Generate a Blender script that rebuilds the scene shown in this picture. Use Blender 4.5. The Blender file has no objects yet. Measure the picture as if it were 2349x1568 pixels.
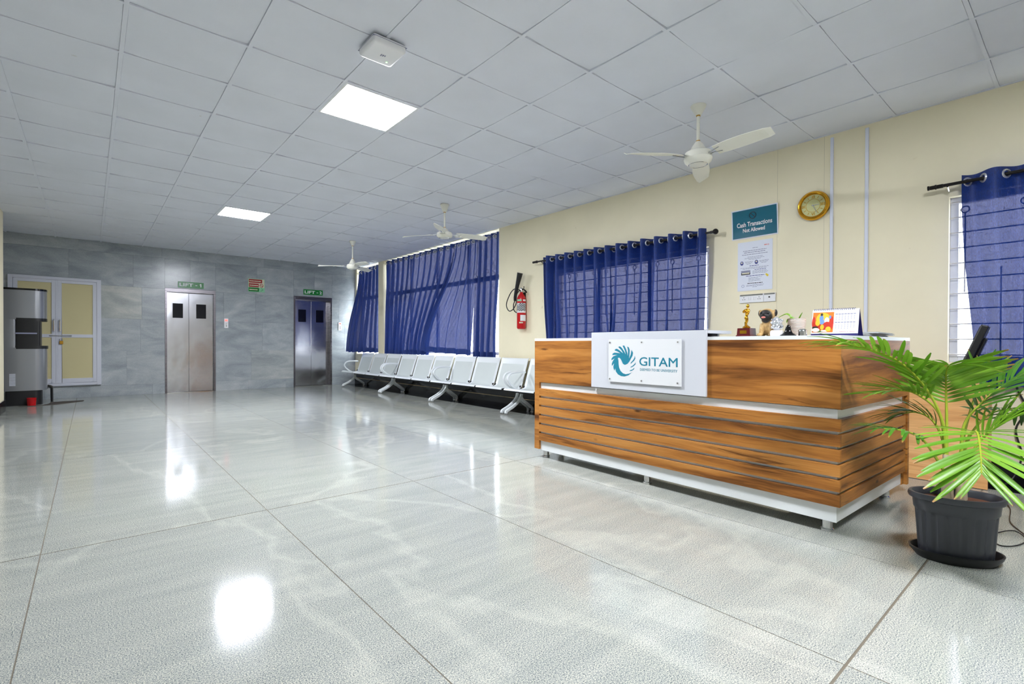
import bpy, bmesh, math, random
from mathutils import Vector, Matrix
random.seed(7)
R = math.radians
PI = math.pi
sc = bpy.context.scene
col = sc.collection

# ------------------------------------------------------------------ camera
IMG_W, IMG_H = 2349, 1568
FPX, PCX, PCY = 1137.434, 1174.5, 799.0093
YAW, PITCH, ROLL = .7053, -.0077, .003
EYE, WALL, FAR, CEIL = .99528, 5.079, 12.037, 2.8885
_c, _s = math.cos(YAW), math.sin(YAW)
_fw0 = Vector((_s, _c, 0)); _rt0 = Vector((_c, -_s, 0)); _up0 = Vector((0, 0, 1))
_fw = _fw0 * math.cos(PITCH) + _up0 * math.sin(PITCH)
_up = -_fw0 * math.sin(PITCH) + _up0 * math.cos(PITCH)
_rt = _rt0 * math.cos(ROLL) + _up * math.sin(ROLL)
_up = -_rt0 * math.sin(ROLL) + _up * math.cos(ROLL)
cam = bpy.data.objects.new('camera', bpy.data.cameras.new('camera'))
col.objects.link(cam)
cam.data.sensor_fit = 'HORIZONTAL'; cam.data.sensor_width = 36.0
cam.data.lens = FPX / IMG_W * 36.0
cam.data.shift_x = (IMG_W / 2 - PCX) / IMG_W
cam.data.shift_y = (PCY - IMG_H / 2) / IMG_W
cam.data.clip_start = .02
_m = Matrix((( _rt.x, _up.x, -_fw.x, 0), (_rt.y, _up.y, -_fw.y, 0), (_rt.z, _up.z, -_fw.z, EYE), (0, 0, 0, 1)))
cam.matrix_world = _m
sc.camera = cam

# ------------------------------------------------------------------ world, exposure
SKY_STRENGTH = 2.9
LAMP_STRENGTH = 42.0
EXPOSURE = 1.88
w = bpy.data.worlds.new('world'); sc.world = w
w.use_nodes = True
bg = w.node_tree.nodes['Background']
bg.inputs[0].default_value = (.90, .95, 1.0, 1); bg.inputs[1].default_value = SKY_STRENGTH
sc.view_settings.view_transform = 'Standard'; sc.view_settings.look = 'None'
sc.view_settings.exposure = EXPOSURE; sc.view_settings.gamma = 1.0
sc.view_settings.use_curve_mapping = False
sc.cycles.use_denoising = True
sc.cycles.max_bounces = 8; sc.cycles.diffuse_bounces = 4; sc.cycles.glossy_bounces = 4
sc.cycles.transmission_bounces = 6; sc.cycles.transparent_max_bounces = 12
sc.cycles.sample_clamp_indirect = 6.0
sc.cycles.caustics_reflective = False; sc.cycles.caustics_refractive = False

# ------------------------------------------------------------------ materials
def lin(c):
    return tuple((v / 255 / 12.92) if v / 255 <= .04045 else ((v / 255 + .055) / 1.055) ** 2.4 for v in c)
def mat(name, rgb, rough=.5, metal=0.0, spec=.5, emit=None, trans=0.0, srgb=True, coat=0.0):
    m = bpy.data.materials.new(name); m.use_nodes = True
    b = m.node_tree.nodes['Principled BSDF']
    c = lin(rgb) if srgb else rgb
    b.inputs['Base Color'].default_value = (*c, 1)
    b.inputs['Roughness'].default_value = rough; b.inputs['Metallic'].default_value = metal
    b.inputs['Specular IOR Level'].default_value = spec
    b.inputs['Transmission Weight'].default_value = trans
    b.inputs['Coat Weight'].default_value = coat
    if emit:
        b.inputs['Emission Color'].default_value = (*emit[0], 1); b.inputs['Emission Strength'].default_value = emit[1]
    return m
class NT:
    """tiny node helper"""
    def __init__(s, m):
        s.m = m; s.t = m.node_tree; s.b = s.t.nodes.get('Principled BSDF')
    def n(s, typ, **kw):
        x = s.t.nodes.new(typ)
        for k, v in kw.items():
            if k.startswith('_'): setattr(x, k[1:], v)
            else:
                kk = int(k[1:]) if k[0] == 'i' and k[1:].isdigit() else k
                x.inputs[kk].default_value = v
        return x
    def l(s, a, b): s.t.links.new(a, b)
    def ramp(s, fac, stops):
        r = s.n('ShaderNodeValToRGB'); e = r.color_ramp.elements
        while len(e) < len(stops): e.new(.5)
        for k, (p, c) in enumerate(stops):
            e[k].position = p; e[k].color = (*c, 1) if len(c) == 3 else c
        s.l(fac, r.inputs[0]); return r
    def mix(s, fac, a, b, mode='MIX'):
        x = s.n('ShaderNodeMix', _data_type='RGBA', _blend_type=mode)
        for sock, v in ((x.inputs[0], fac), (x.inputs[6], a), (x.inputs[7], b)):
            if hasattr(v, 'links'): s.l(v, sock)
            else: sock.default_value = v if not isinstance(v, tuple) else (*v, 1)
        return x.outputs[2]
    def vec(s, src, scale=(1, 1, 1), loc=(0, 0, 0), rot=(0, 0, 0)):
        mp = s.n('ShaderNodeMapping'); mp.inputs['Scale'].default_value = scale
        mp.inputs['Location'].default_value = loc; mp.inputs['Rotation'].default_value = rot
        s.l(src, mp.inputs[0]); return mp.outputs[0]
    def noise(s, v, scale, detail=4, rough=.55, dist=0):
        x = s.n('ShaderNodeTexNoise'); x.inputs['Scale'].default_value = scale
        x.inputs['Detail'].default_value = detail; x.inputs['Roughness'].default_value = rough; x.inputs['Distortion'].default_value = dist
        s.l(v, x.inputs['Vector']); return x.outputs[0]
    def bump(s, h, strength=.2, dist=.01):
        b = s.n('ShaderNodeBump'); b.inputs['Strength'].default_value = strength; b.inputs['Distance'].default_value = dist
        s.l(h, b.inputs['Height']); s.l(b.outputs[0], s.b.inputs['Normal'])

def coords(nt, geo=True):
    return nt.n('ShaderNodeNewGeometry').outputs['Position'] if geo else nt.n('ShaderNodeTexCoord').outputs['Object']
def rnd(nt): return nt.n('ShaderNodeObjectInfo').outputs['Random']

# polished speckled granite floor
def granite_floor():
    m = mat('granite_floor', (180, 180, 172), .13); t = NT(m)
    P = coords(t); r = rnd(t)
    speck = t.noise(P, 240, 2, .8)
    sp = t.ramp(speck, [(.35, lin((68, 76, 85))), (.44, lin((138, 144, 147))), (.54, lin((176, 177, 171))), (.65, lin((214, 211, 195)))])
    # slow veins, differing on every slab
    cmb = t.n('ShaderNodeCombineXYZ'); mr = t.n('ShaderNodeMath', _operation='MULTIPLY'); t.l(r, mr.inputs[0]); mr.inputs[1].default_value = 37
    t.l(mr.outputs[0], cmb.inputs[0]); t.l(mr.outputs[0], cmb.inputs[2])
    ad = t.n('ShaderNodeVectorMath', _operation='ADD'); t.l(P, ad.inputs[0]); t.l(cmb.outputs[0], ad.inputs[1])
    v = t.vec(ad.outputs[0], (1.0, .55, 1), rot=(0, 0, .5))
    vn = t.noise(v, .60, 6, .5, .5)
    band = t.ramp(vn, [(.488, (0, 0, 0)), (.505, (1, 1, 1)), (.522, (0, 0, 0))])
    c = t.mix(.0, sp.outputs[0], sp.outputs[0])
    mm = t.n('ShaderNodeMath', _operation='MULTIPLY'); t.l(band.outputs[0], mm.inputs[0]); mm.inputs[1].default_value = .11
    c = t.mix(mm.outputs[0], c, lin((250, 248, 234)))
    streak = t.noise(t.vec(ad.outputs[0], (2, 14, 1)), 1.0, 3, .5)
    st = t.ramp(streak, [(.3, (.90, .91, .90)), (.7, (1.06, 1.05, 1.02))])
    c = t.mix(1.0, c, st.outputs[0], 'MULTIPLY')
    tint = t.ramp(r, [(0, (.93, .94, .93)), (1, (1.04, 1.03, 1.0))])
    c = t.mix(1.0, c, tint.outputs[0], 'MULTIPLY')
    t.l(c, t.b.inputs['Base Color'])
    rr = t.noise(P, 3, 3); rp = t.ramp(rr, [(.3, (.075, .075, .075)), (.7, (.12, .12, .12))]); t.l(rp.outputs[0], t.b.inputs['Roughness'])
    return m
def granite_wall():
    m = mat('granite_wall', (122, 130, 130), .22, spec=.5); t = NT(m)
    P = coords(t); r = rnd(t)
    cmb = t.n('ShaderNodeCombineXYZ'); mr = t.n('ShaderNodeMath', _operation='MULTIPLY'); t.l(r, mr.inputs[0]); mr.inputs[1].default_value = 53
    t.l(mr.outputs[0], cmb.inputs[0]); t.l(mr.outputs[0], cmb.inputs[2])
    ad = t.n('ShaderNodeVectorMath', _operation='ADD'); t.l(P, ad.inputs[0]); t.l(cmb.outputs[0], ad.inputs[1])
    n1 = t.noise(t.vec(ad.outputs[0], (1.2, 1, 3.2), rot=(0, .25, 0)), 1.3, 6, .6, .8)
    a = t.ramp(n1, [(.3, lin((146, 153, 158))), (.5, lin((167, 173, 177))), (.72, lin((190, 193, 194)))])
    sp = t.noise(P, 150, 2, .6); s2 = t.ramp(sp, [(.3, (.86, .86, .86)), (.7, (1.1, 1.1, 1.1))])
    c = t.mix(1.0, a.outputs[0], s2.outputs[0], 'MULTIPLY')
    tint = t.ramp(r, [(0, (.90, .91, .91)), (.85, (1.06, 1.06, 1.05)), (1, (1.1, 1.06, .95))]); c = t.mix(1.0, c, tint.outputs[0], 'MULTIPLY')
    t.l(c, t.b.inputs['Base Color']); return m
def wood(name='walnut_laminate', base=(172, 113, 52), dark=(90, 52, 24), light=(192, 135, 70), rough=.42):
    m = mat(name, base, rough, spec=.2); t = NT(m)
    P = coords(t, False); r = rnd(t)
    sx = t.n('ShaderNodeSeparateXYZ'); t.l(P, sx.inputs[0])
    u = t.n('ShaderNodeMath', _operation='ADD'); t.l(sx.outputs[0], u.inputs[0]); t.l(sx.outputs[1], u.inputs[1])
    o = t.n('ShaderNodeMath', _operation='MULTIPLY'); t.l(r, o.inputs[0]); o.inputs[1].default_value = 23.7
    uo = t.n('ShaderNodeMath', _operation='ADD'); t.l(u.outputs[0], uo.inputs[0]); t.l(o.outputs[0], uo.inputs[1])
    cm = t.n('ShaderNodeCombineXYZ'); t.l(uo.outputs[0], cm.inputs[0]); t.l(sx.outputs[2], cm.inputs[2]); t.l(o.outputs[0], cm.inputs[1])
    warp = t.noise(t.vec(cm.outputs[0], (1.4, 1, 3.0)), 1.0, 3, .5)
    wv = t.n('ShaderNodeMath', _operation='MULTIPLY'); t.l(warp, wv.inputs[0]); wv.inputs[1].default_value = .10
    cz = t.n('ShaderNodeMath', _operation='ADD'); t.l(sx.outputs[2], cz.inputs[0]); t.l(wv.outputs[0], cz.inputs[1])
    cm2 = t.n('ShaderNodeCombineXYZ'); t.l(uo.outputs[0], cm2.inputs[0]); t.l(cz.outputs[0], cm2.inputs[2]); t.l(o.outputs[0], cm2.inputs[1])
    big = t.noise(t.vec(cm2.outputs[0], (.7, 1, 11)), 1.0, 5, .62, .3)
    c1 = t.ramp(big, [(.33, lin(dark)), (.43, lin(tuple(int(.4 * a + .6 * b) for a, b in zip(dark, base)))), (.52, lin(base)), (.68, lin(light))])
    fine = t.noise(t.vec(cm2.outputs[0], (4, 1, 150)), 1.0, 3, .6)
    c2 = t.ramp(fine, [(.3, (.88, .86, .84)), (.7, (1.07, 1.07, 1.07))])
    c = t.mix(1.0, c1.outputs[0], c2.outputs[0], 'MULTIPLY')
    # occasional dark cracks / heart streaks
    cr = t.noise(t.vec(cm2.outputs[0], (1.1, 1, 28), loc=(5, 0, 3)), 1.0, 6, .65, .6)
    k = t.ramp(cr, [(.33, (.9, .9, .9)), (.395, (0, 0, 0))])
    c = t.mix(k.outputs[0], c, lin(dark))
    # knots
    vo = t.n('ShaderNodeTexVoronoi'); vo.inputs['Scale'].default_value = 1.0
    t.l(t.vec(cm2.outputs[0], (2.2, 1, 5.5)), vo.inputs['Vector'])
    kn = t.ramp(vo.outputs['Distance'], [(.03, (1, 1, 1)), (.085, (0, 0, 0))])
    c = t.mix(kn.outputs[0], c, lin(tuple(int(v * .75) for v in dark)))
    t.l(c, t.b.inputs['Base Color']); return m
def plaster(name, rgb, rough=.6):
    m = mat(name, rgb, rough); t = NT(m); P = coords(t)
    n = t.noise(P, 2.2, 4); r = t.ramp(n, [(.3, (.965, .965, .96)), (.7, (1.02, 1.02, 1.02))])
    spots = t.noise(P, 9, 2, .4); s2 = t.ramp(spots, [(.20, (.86, .83, .78)), (.235, (1, 1, 1))])
    c = t.mix(1.0, lin(rgb), r.outputs[0], 'MULTIPLY'); c = t.mix(1.0, c, s2.outputs[0], 'MULTIPLY')
    t.l(c, t.b.inputs['Base Color']); b = t.noise(P, 90, 3); t.bump(b, .05, .003); return m
def brushed(name, rgb, rough=.28):
    m = mat(name, rgb, rough, 1.0); t = NT(m); P = coords(t)
    wob = t.noise(t.vec(P, (2.2, 1, 1.4)), 1.6, 2, .4); t.bump(wob, .25, .02)
    hair = t.noise(t.vec(P, (3, 3, 300)), 1.0, 2, .5); r = t.ramp(hair, [(.3, (rough * .85,) * 3), (.7, (rough * 1.1,) * 3)]); t.l(r.outputs[0], t.b.inputs['Roughness'])
    return m
def curtain_cloth():
    m = bpy.data.materials.new('blue_curtain_cloth'); m.use_nodes = True; t = NT(m)
    nt = m.node_tree; out = nt.nodes['Material Output']; b = t.b
    P = coords(t)
    wv = t.noise(t.vec(P, (330, 330, 70)), 1.0, 2, .6)
    cr = t.ramp(wv, [(.3, lin((0, 28, 84))), (.7, lin((0, 52, 138)))])
    t.l(cr.outputs[0], b.inputs['Base Color']); b.inputs['Roughness'].default_value = .6
    b.inputs['Sheen Weight'].default_value = .0
    tr = t.n('ShaderNodeBsdfTranslucent'); tr.inputs[0].default_value = (*lin((0, 70, 190)), 1)
    mx = t.n('ShaderNodeMixShader'); mx.inputs[0].default_value = .015
    t.l(b.outputs[0], mx.inputs[1]); t.l(tr.outputs[0], mx.inputs[2])
    tp = t.n('ShaderNodeBsdfTransparent'); tp.inputs[0].default_value = (.72, .70, .96, 1)
    fr = t.ramp(wv, [(.25, (.006, .006, .006)), (.75, (.046, .046, .046))])
    m2 = t.n('ShaderNodeMixShader'); t.l(fr.outputs[0], m2.inputs[0]); t.l(mx.outputs[0], m2.inputs[1]); t.l(tp.outputs[0], m2.inputs[2])
    t.l(m2.outputs[0], out.inputs[0]); return m
def leaf_mat(name, a, b_):
    m = mat(name, a, .38); t = NT(m); P = coords(t, False); r = rnd(t)
    c = t.ramp(r, [(0, lin(a)), (1, lin(b_))])
    sx = t.n('ShaderNodeSeparateXYZ'); t.l(P, sx.inputs[0])
    tip = t.ramp(sx.outputs[0], [(.90, (0, 0, 0)), (.97, (1, 1, 1))])
    gate = t.ramp(r, [(.45, (0, 0, 0)), (.5, (1, 1, 1))])
    g = t.mix(1.0, tip.outputs[0], gate.outputs[0], 'MULTIPLY')
    cc = t.mix(g, c.outputs[0], lin((172, 128, 70)))
    t.l(cc, t.b.inputs['Base Color'])
    out = m.node_tree.nodes['Material Output']
    tr = t.n('ShaderNodeBsdfTranslucent'); t.l(cc, tr.inputs[0])
    mx = t.n('ShaderNodeMixShader'); mx.inputs[0].default_value = .3; t.l(t.b.outputs[0], mx.inputs[1]); t.l(tr.outputs[0], mx.inputs[2]); t.l(mx.outputs[0], out.inputs[0])
    return m

M = {}
M['floor'] = granite_floor(); M['gwall'] = granite_wall()
M['grout'] = mat('floor_grout', (112, 104, 90), .8)
M['stone_joint'] = mat('stone_joint', (150, 155, 156), .7)
M['black_granite'] = mat('black_granite', (16, 17, 22), .12)
M['wall_joint'] = mat('wall_joint', (206, 198, 172), .6)
M['beige_joint'] = mat('beige_joint', (205, 180, 138), .6)
M['cream'] = plaster('cream_wall_paint', (247, 237, 206))
M['plain_wall'] = plaster('off_white_wall_paint', (214, 212, 202))
M['tile_ceiling'] = plaster('ceiling_tile_white', (226, 229, 238), .7)
M['tee'] = M['tile_ceiling']
M['dark_void'] = mat('ceiling_void', (40, 40, 42), .9)
M['lamp'] = mat('led_diffuser', (255, 255, 255), .5, emit=((.95, .985, 1.06), LAMP_STRENGTH))

M['wood'] = wood(); M['beech'] = wood('beech_laminate', (228, 178, 120), (208, 152, 96), (236, 192, 138), .4)
M['white_lam'] = mat('white_laminate', (226, 229, 229), .3)
M['lilac_lam'] = mat('white_panel_laminate', (206, 208, 214), .3)
M['acrylic'] = mat('white_acrylic', (226, 227, 228), .15, coat=.2)
M['teal'] = mat('teal_print', (30, 128, 152), .4)
M['chrome'] = mat('chrome', (215, 215, 215), .1, 1.0)
M['ring'] = mat('eyelet_metal', (226, 226, 230), .28, .8)
M['steel'] = brushed('brushed_steel', (200, 200, 206), .17)
M['steel_dark'] = brushed('dark_steel_frame', (120, 116, 120), .3)
M['bench'] = mat('grey_powder_coat', (232, 236, 238), .35, .0)
M['bench_perf'] = mat('perforated_grey_sheet', (208, 214, 212), .45, .0)
M['alu_white'] = mat('white_powder_aluminium', (206, 208, 218), .4)
M['beige_board'] = mat('beige_board', (205, 194, 148), .6)
M['black'] = mat('black_plastic', (18, 18, 20), .4)
M['black_gloss'] = mat('black_gloss', (10, 10, 12), .15)
M['blackrod'] = mat('black_rod_metal', (30, 27, 27), .35, .5)
M['glass_dark'] = mat('dark_glass', (20, 20, 30), .08)
M['white'] = mat('white_plastic', (240, 240, 242), .35)
M['white_paper'] = mat('white_paper', (228, 232, 244), .5)
M['ivory'] = mat('ivory_enamel', (238, 236, 222), .3)
M['red'] = mat('red_enamel', (196, 18, 24), .25)
M['red_led'] = mat('red_led', (255, 30, 20), .4, emit=((1, .04, .03), 2.0))
M['green_led'] = mat('green_led', (120, 255, 110), .4, emit=((.3, 1, .25), 1.5))
M['green_sign'] = mat('green_sign', (18, 120, 44), .3)
M['green_light'] = mat('green_print_pale', (140, 205, 160), .4)
M['red_print'] = mat('red_print', (160, 24, 28), .4)
M['cream_print'] = mat('cream_print', (222, 214, 186), .5)
M['dark_print'] = mat('dark_print', (30, 34, 44), .5)
M['blue_print'] = mat('blue_print', (60, 70, 140), .5)
M['grey_print'] = mat('grey_print', (140, 142, 168), .5)
M['teal_sign'] = mat('teal_gloss_sign', (16, 104, 128), .06, coat=1.0)
M['gold'] = mat('gold_metal', (224, 168, 52), .22, 1.0)
M['gold_face'] = mat('champagne_dial', (196, 194, 138), .35, .3)
M['maroon'] = mat('maroon_wood', (86, 18, 22), .3)
M['curtain'] = curtain_cloth()
M['pot'] = mat('charcoal_pot_plastic', (52, 54, 60), .38)
M['soil'] = plaster('soil', (84, 46, 26), .9)
M['stem'] = plaster('palm_stem', (160, 142, 120), .8)
M['rachis'] = mat('palm_rachis', (150, 164, 40), .5)
M['leaf'] = leaf_mat('palm_leaflet', (92, 146, 30), (134, 180, 54))
M['leaf_dark'] = leaf_mat('palm_leaflet_mature', (50, 98, 30), (84, 140, 40))
M['mat'] = mat('dark_floor_mat', (72, 66, 60), .9)
M['silver'] = mat('silver_grey_shell', (150, 152, 156), .28, .6)
M['brass'] = mat('brass', (200, 150, 60), .3, 1.0)
M['navy'] = mat('navy_card', (40, 36, 100), .5)
M['concrete'] = mat('added_paving_dark', (92, 92, 90), .9)
M['smoke_blue'] = mat('blue_sticker', (40, 110, 210), .4)

# ------------------------------------------------------------------ mesh helpers
class MB:
    def __init__(s): s.v = []; s.f = []
    def add(s, vs, fs):
        o = len(s.v); s.v += [tuple(v) for v in vs]; s.f += [tuple(i + o for i in f) for f in fs]; return s
    def box(s, x0, x1, y0, y1, z0, z1):
        vs = [(x, y, z) for z in (z0, z1) for y in (y0, y1) for x in (x0, x1)]
        return s.add(vs, [(0, 2, 3, 1), (4, 5, 7, 6), (0, 1, 5, 4), (2, 6, 7, 3), (0, 4, 6, 2), (1, 3, 7, 5)])
    def tube(s, pts, r, n=8, closed=False, caps=True, flat=1.0):
        pts = [Vector(p) for p in pts]; k = len(pts); rs = r if isinstance(r, (list, tuple)) else [r] * k
        rings = []; prev = None
        for i, p in enumerate(pts):
            a = pts[(i - 1) % k] if (closed or i > 0) else p
            b = pts[(i + 1) % k] if (closed or i < k - 1) else p
            t = (b - a).normalized()
            if prev is None:
                ref = Vector((0, 0, 1)) if abs(t.z) < .9 else Vector((1, 0, 0))
                nrm = (ref - t * ref.dot(t)).normalized()
            else:
                nrm = prev - t * prev.dot(t)
                nrm = nrm.normalized() if nrm.length > 1e-6 else Vector((1, 0, 0))
            prev = nrm; bn = t.cross(nrm)
            rings.append([p + nrm * (math.cos(2 * PI * j / n) * rs[i]) + bn * (math.sin(2 * PI * j / n) * rs[i] * flat) for j in range(n)])
        vs = [q for rg in rings for q in rg]; fs = []
        for i in range(k if closed else k - 1):
            i2 = (i + 1) % k
            for j in range(n):
                j2 = (j + 1) % n; fs.append((i * n + j, i * n + j2, i2 * n + j2, i2 * n + j))
        if caps and not closed:
            fs.append(tuple(range(n))[::-1]); fs.append(tuple((k - 1) * n + j for j in range(n)))
        return s.add(vs, fs)
    def lathe(s, prof, c=(0, 0, 0), n=24, sx=1, sy=1, rot=0, mod=None, caps=True):
        vs = []; fs = []
        for r, z in prof:
            for j in range(n):
                a = 2 * PI * j / n; rr = r * (mod(a, z) if mod else 1)
                x, y = rr * math.cos(a) * sx, rr * math.sin(a) * sy
                vs.append((c[0] + x * math.cos(rot) - y * math.sin(rot), c[1] + x * math.sin(rot) + y * math.cos(rot), c[2] + z))
        for i in range(len(prof) - 1):
            for j in range(n):
                j2 = (j + 1) % n; fs.append((i * n + j, i * n + j2, (i + 1) * n + j2, (i + 1) * n + j))
        if caps and prof[0][0] > 1e-6: fs.append(tuple(range(n))[::-1])
        if caps and prof[-1][0] > 1e-6: fs.append(tuple((len(prof) - 1) * n + j for j in range(n)))
        return s.add(vs, fs)
    def cyl(s, p0, p1, r, n=16): return s.tube([p0, p1], r, n)
    def ell(s, c, r, n=12, m=8, rot=None):
        vs = []; fs = []; rot = rot or Matrix.Identity(3)
        for i in range(m + 1):
            th = PI * i / m
            for j in range(n):
                a = 2 * PI * j / n
                p = rot @ Vector((r[0] * math.sin(th) * math.cos(a), r[1] * math.sin(th) * math.sin(a), r[2] * math.cos(th)))
                vs.append((c[0] + p.x, c[1] + p.y, c[2] + p.z))
        for i in range(m):
            for j in range(n):
                j2 = (j + 1) % n; fs.append((i * n + j, (i + 1) * n + j, (i + 1) * n + j2, i * n + j2))
        return s.add(vs, fs)
    def torus(s, c, R_, r, axis=(0, 0, 1), n=20, k=6):
        ax = Vector(axis).normalized(); ref = Vector((0, 0, 1)) if abs(ax.z) < .9 else Vector((1, 0, 0))
        u = (ref - ax * ref.dot(ax)).normalized(); v = ax.cross(u); c = Vector(c)
        return s.tube([c + u * (R_ * math.cos(2 * PI * i / n)) + v * (R_ * math.sin(2 * PI * i / n)) for i in range(n)], r, k, closed=True)
    def prism(s, poly, U, V, N, o, depth):
        """flat polygon (u, v) extruded along N"""
        U, V, N, o = Vector(U), Vector(V), Vector(N), Vector(o); k = len(poly)
        a = [o + U * p[0] + V * p[1] for p in poly]; b = [q + N * depth for q in a]
        return s.add(a + b, [tuple(range(k))[::-1], tuple(range(k, 2 * k))] + [(i, (i + 1) % k, k + (i + 1) % k, k + i) for i in range(k)])
    def mesh(s, name, m, smooth=False, bevel=0, seg=2):
        me = bpy.data.meshes.new(name); me.from_pydata(s.v, [], s.f); me.update()
        bm = bmesh.new(); bm.from_mesh(me)
        bmesh.ops.remove_doubles(bm, verts=bm.verts, dist=1e-5)
        bmesh.ops.recalc_face_normals(bm, faces=bm.faces)
        if bevel:
            es = [e for e in bm.edges if len(e.link_faces) == 2 and e.calc_face_angle(0) > R(30)]
            bmesh.ops.bevel(bm, geom=es, offset=bevel, segments=seg, affect='EDGES', profile=.5, clamp_overlap=True)
        bm.to_mesh(me); bm.free()
        if m is not None: me.materials.append(m)
        if smooth:
            for p in me.polygons: p.use_smooth = True
            try: me.set_sharp_from_angle(angle=R(40))
            except Exception: pass
        return me
    def build(s, name, m, parent=None, smooth=False, bevel=0, seg=2):
        return put(name, s.mesh(name, m, smooth, bevel, seg), parent)
def put(name, me, parent=None, matrix=None):
    o = bpy.data.objects.new(name, me); col.objects.link(o)
    if parent is not None: o.parent = parent
    if matrix is not None: o.matrix_local = matrix
    return o
def tag(o, label=None, cat=None, group=None, kind=None):
    if label: o['label'] = label
    if cat: o['category'] = cat
    if group: o['group'] = group
    if kind: o['kind'] = kind
    return o
def thing(name, label, cat, loc=(0, 0, 0), rz=0, group=None):
    o = bpy.data.objects.new(name, None); col.objects.link(o); o.empty_display_size = .1
    o.location = loc; o.rotation_euler = (0, 0, rz)
    return tag(o, label, cat, group)
def copy_tree(o, parent=None):
    c = o.copy(); col.objects.link(c); c.parent = parent
    for ch in list(o.children): copy_tree(ch, c)
    return c
def text(name, s, m, parent, o, U, V, N, wd, ht, depth=.0015, bold=.0, space=1.0):
    """lettering fitted into the rectangle with lower-left corner o, width wd, height ht"""
    cu = bpy.data.curves.new(name, 'FONT'); cu.body = s; cu.extrude = .02; cu.bevel_depth = bold; cu.bevel_resolution = 0; cu.space_character = space; cu.resolution_u = 3
    cu.align_x = 'CENTER'
    ob = bpy.data.objects.new('tmp', cu); col.objects.link(ob)
    dg = bpy.context.evaluated_depsgraph_get(); dg.update()
    me = bpy.data.meshes.new_from_object(ob.evaluated_get(dg)); bpy.data.objects.remove(ob)
    xs = [v.co.x for v in me.vertices]; ys = [v.co.y for v in me.vertices]; zs = [v.co.z for v in me.vertices]
    x0, x1, y0, y1, z0, z1 = min(xs), max(xs), min(ys), max(ys), min(zs), max(zs)
    U, V, N, o = Vector(U), Vector(V), Vector(N), Vector(o)
    for v in me.vertices:
        v.co = o + U * ((v.co.x - x0) / (x1 - x0) * wd) + V * ((v.co.y - y0) / (y1 - y0) * ht) + N * ((v.co.z - z0) / (z1 - z0) * depth)
    me.materials.clear(); me.materials.append(m); me.name = name
    return put(name, me, parent)
def catmull(pts, n=6):
    pts = [Vector(p) for p in pts]; P = [pts[0] * 2 - pts[1]] + pts + [pts[-1] * 2 - pts[-2]]; out = []
    for i in range(1, len(P) - 2):
        a, b, c, d = P[i - 1:i + 3]
        for k in range(n):
            t = k / n; out.append(.5 * ((2 * b) + (c - a) * t + (2 * a - 5 * b + 4 * c - d) * t * t + (3 * b - a - 3 * c + d) * t ** 3))
    return out + [pts[-1]]
def wallU(): return (0, -1, 0), (0, 0, 1), (-1, 0, 0)      # on the wall with the windows
def farU(): return (1, 0, 0), (0, 0, 1), (0, -1, 0)        # on the wall with the lifts

XL, YB = -3.6, -3.4     # the walls behind the photographer

# ------------------------------------------------------------------ floor
fl = tag(MB().box(XL, WALL + .2, YB, FAR + .5, -.12, -.0012).build('floor', M['grout']), kind='structure')
xj = [XL] + [-.18 + .986 * k for k in range(-3, 5)] + [4.775]
yj = [YB, -2.1, .495, 3.21, 5.705, 8.3, 10.9, FAR + .3]
shared = {}
for i in range(len(xj) - 1):
    for j in range(len(yj) - 1):
        wx, wy = xj[i + 1] - xj[i], yj[j + 1] - yj[j]; key = (round(wx, 3), round(wy, 3)); g = .0021
        if key not in shared:
            shared[key] = MB().box(g, wx - g, 2 * g, wy - 2 * g, -.0012, 0).mesh('floor_slab', M['floor'])
        o = put('floor_slab', shared[key], fl); o.location = (xj[i], yj[j], 0)
y = YB; k = 0
bt = MB().box(4.775 + .0015, WALL + .01, .0015, .9 - .0015, -.0012, 0).mesh('border_tile', M['black_granite'], bevel=.001, seg=1)
while y < FAR:
    o = put('border_tile', bt, fl); o.location = (0, y, 0); y += .9

# ------------------------------------------------------------------ ceiling
GX = [5.153 - .624 * j for j in range(0, 15)]      # grid lines parallel to the window wall
GY = [.475 + .6087 * i for i in range(-7, 20)]
LAMP_CELLS = [(6, -2), (6, 5), (6, 12)]     # tile column, tile row
ce = tag(MB().box(XL, WALL + .2, YB, FAR + .5, CEIL + .05, CEIL + .15).build('ceiling', M['dark_void']), kind='structure')
def tile_mesh(wx, wy):
    m = MB(); n = 4; vs = []; fs = []
    for a in range(n + 1):
        for b in range(n + 1):
            u, v = a / n, b / n
            e = max(abs(u - .5), abs(v - .5)) * 2
            corner = (abs(u - .5) * 2) ** 4 * (abs(v - .5) * 2) ** 4
            vs.append((.013 + u * (wx - .026), .013 + v * (wy - .026), -.0015 + .0065 * corner + .0012 * e))
    for a in range(n):
        for b in range(n):
            q = a * (n + 1) + b; fs.append((q, q + n + 1, q + n + 2, q + 1))
    m.add(vs, fs); m.box(.0135, wx - .0135, .0135, wy - .0135, .006, .016)
    return m.mesh('ceiling_tile', M['tile_ceiling'], smooth=True)
tiles = {}
rt = random.Random(3)
for j in range(len(GX) - 1):
    for i in range(len(GY)):
        ai = i - 7
        x1, x0 = min(GX[j], WALL + .0), max(GX[j + 1], XL); y0 = GY[i]; y1 = min(GY[i] + .6087, FAR)
        if (j + 1, ai) in LAMP_CELLS or y0 >= FAR - .05 or x1 - x0 < .05 or y0 < YB: continue
        key = (round(x1 - x0, 3), round(y1 - y0, 3))
        if key not in tiles: tiles[key] = tile_mesh(*key)
        o = put('ceiling_tile', tiles[key], ce); o.location = (x0, y0, CEIL + .0025 + rt.uniform(-.0005, .0035))
        o.rotation_euler = (rt.uniform(-.003, .003), rt.uniform(-.003, .003), 0)
for x in GX[1:]:
    if XL < x < WALL: MB().box(x - .012, x + .012, YB, FAR, CEIL, CEIL + .035).build('tee_bar', M['tee'], ce)
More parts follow.
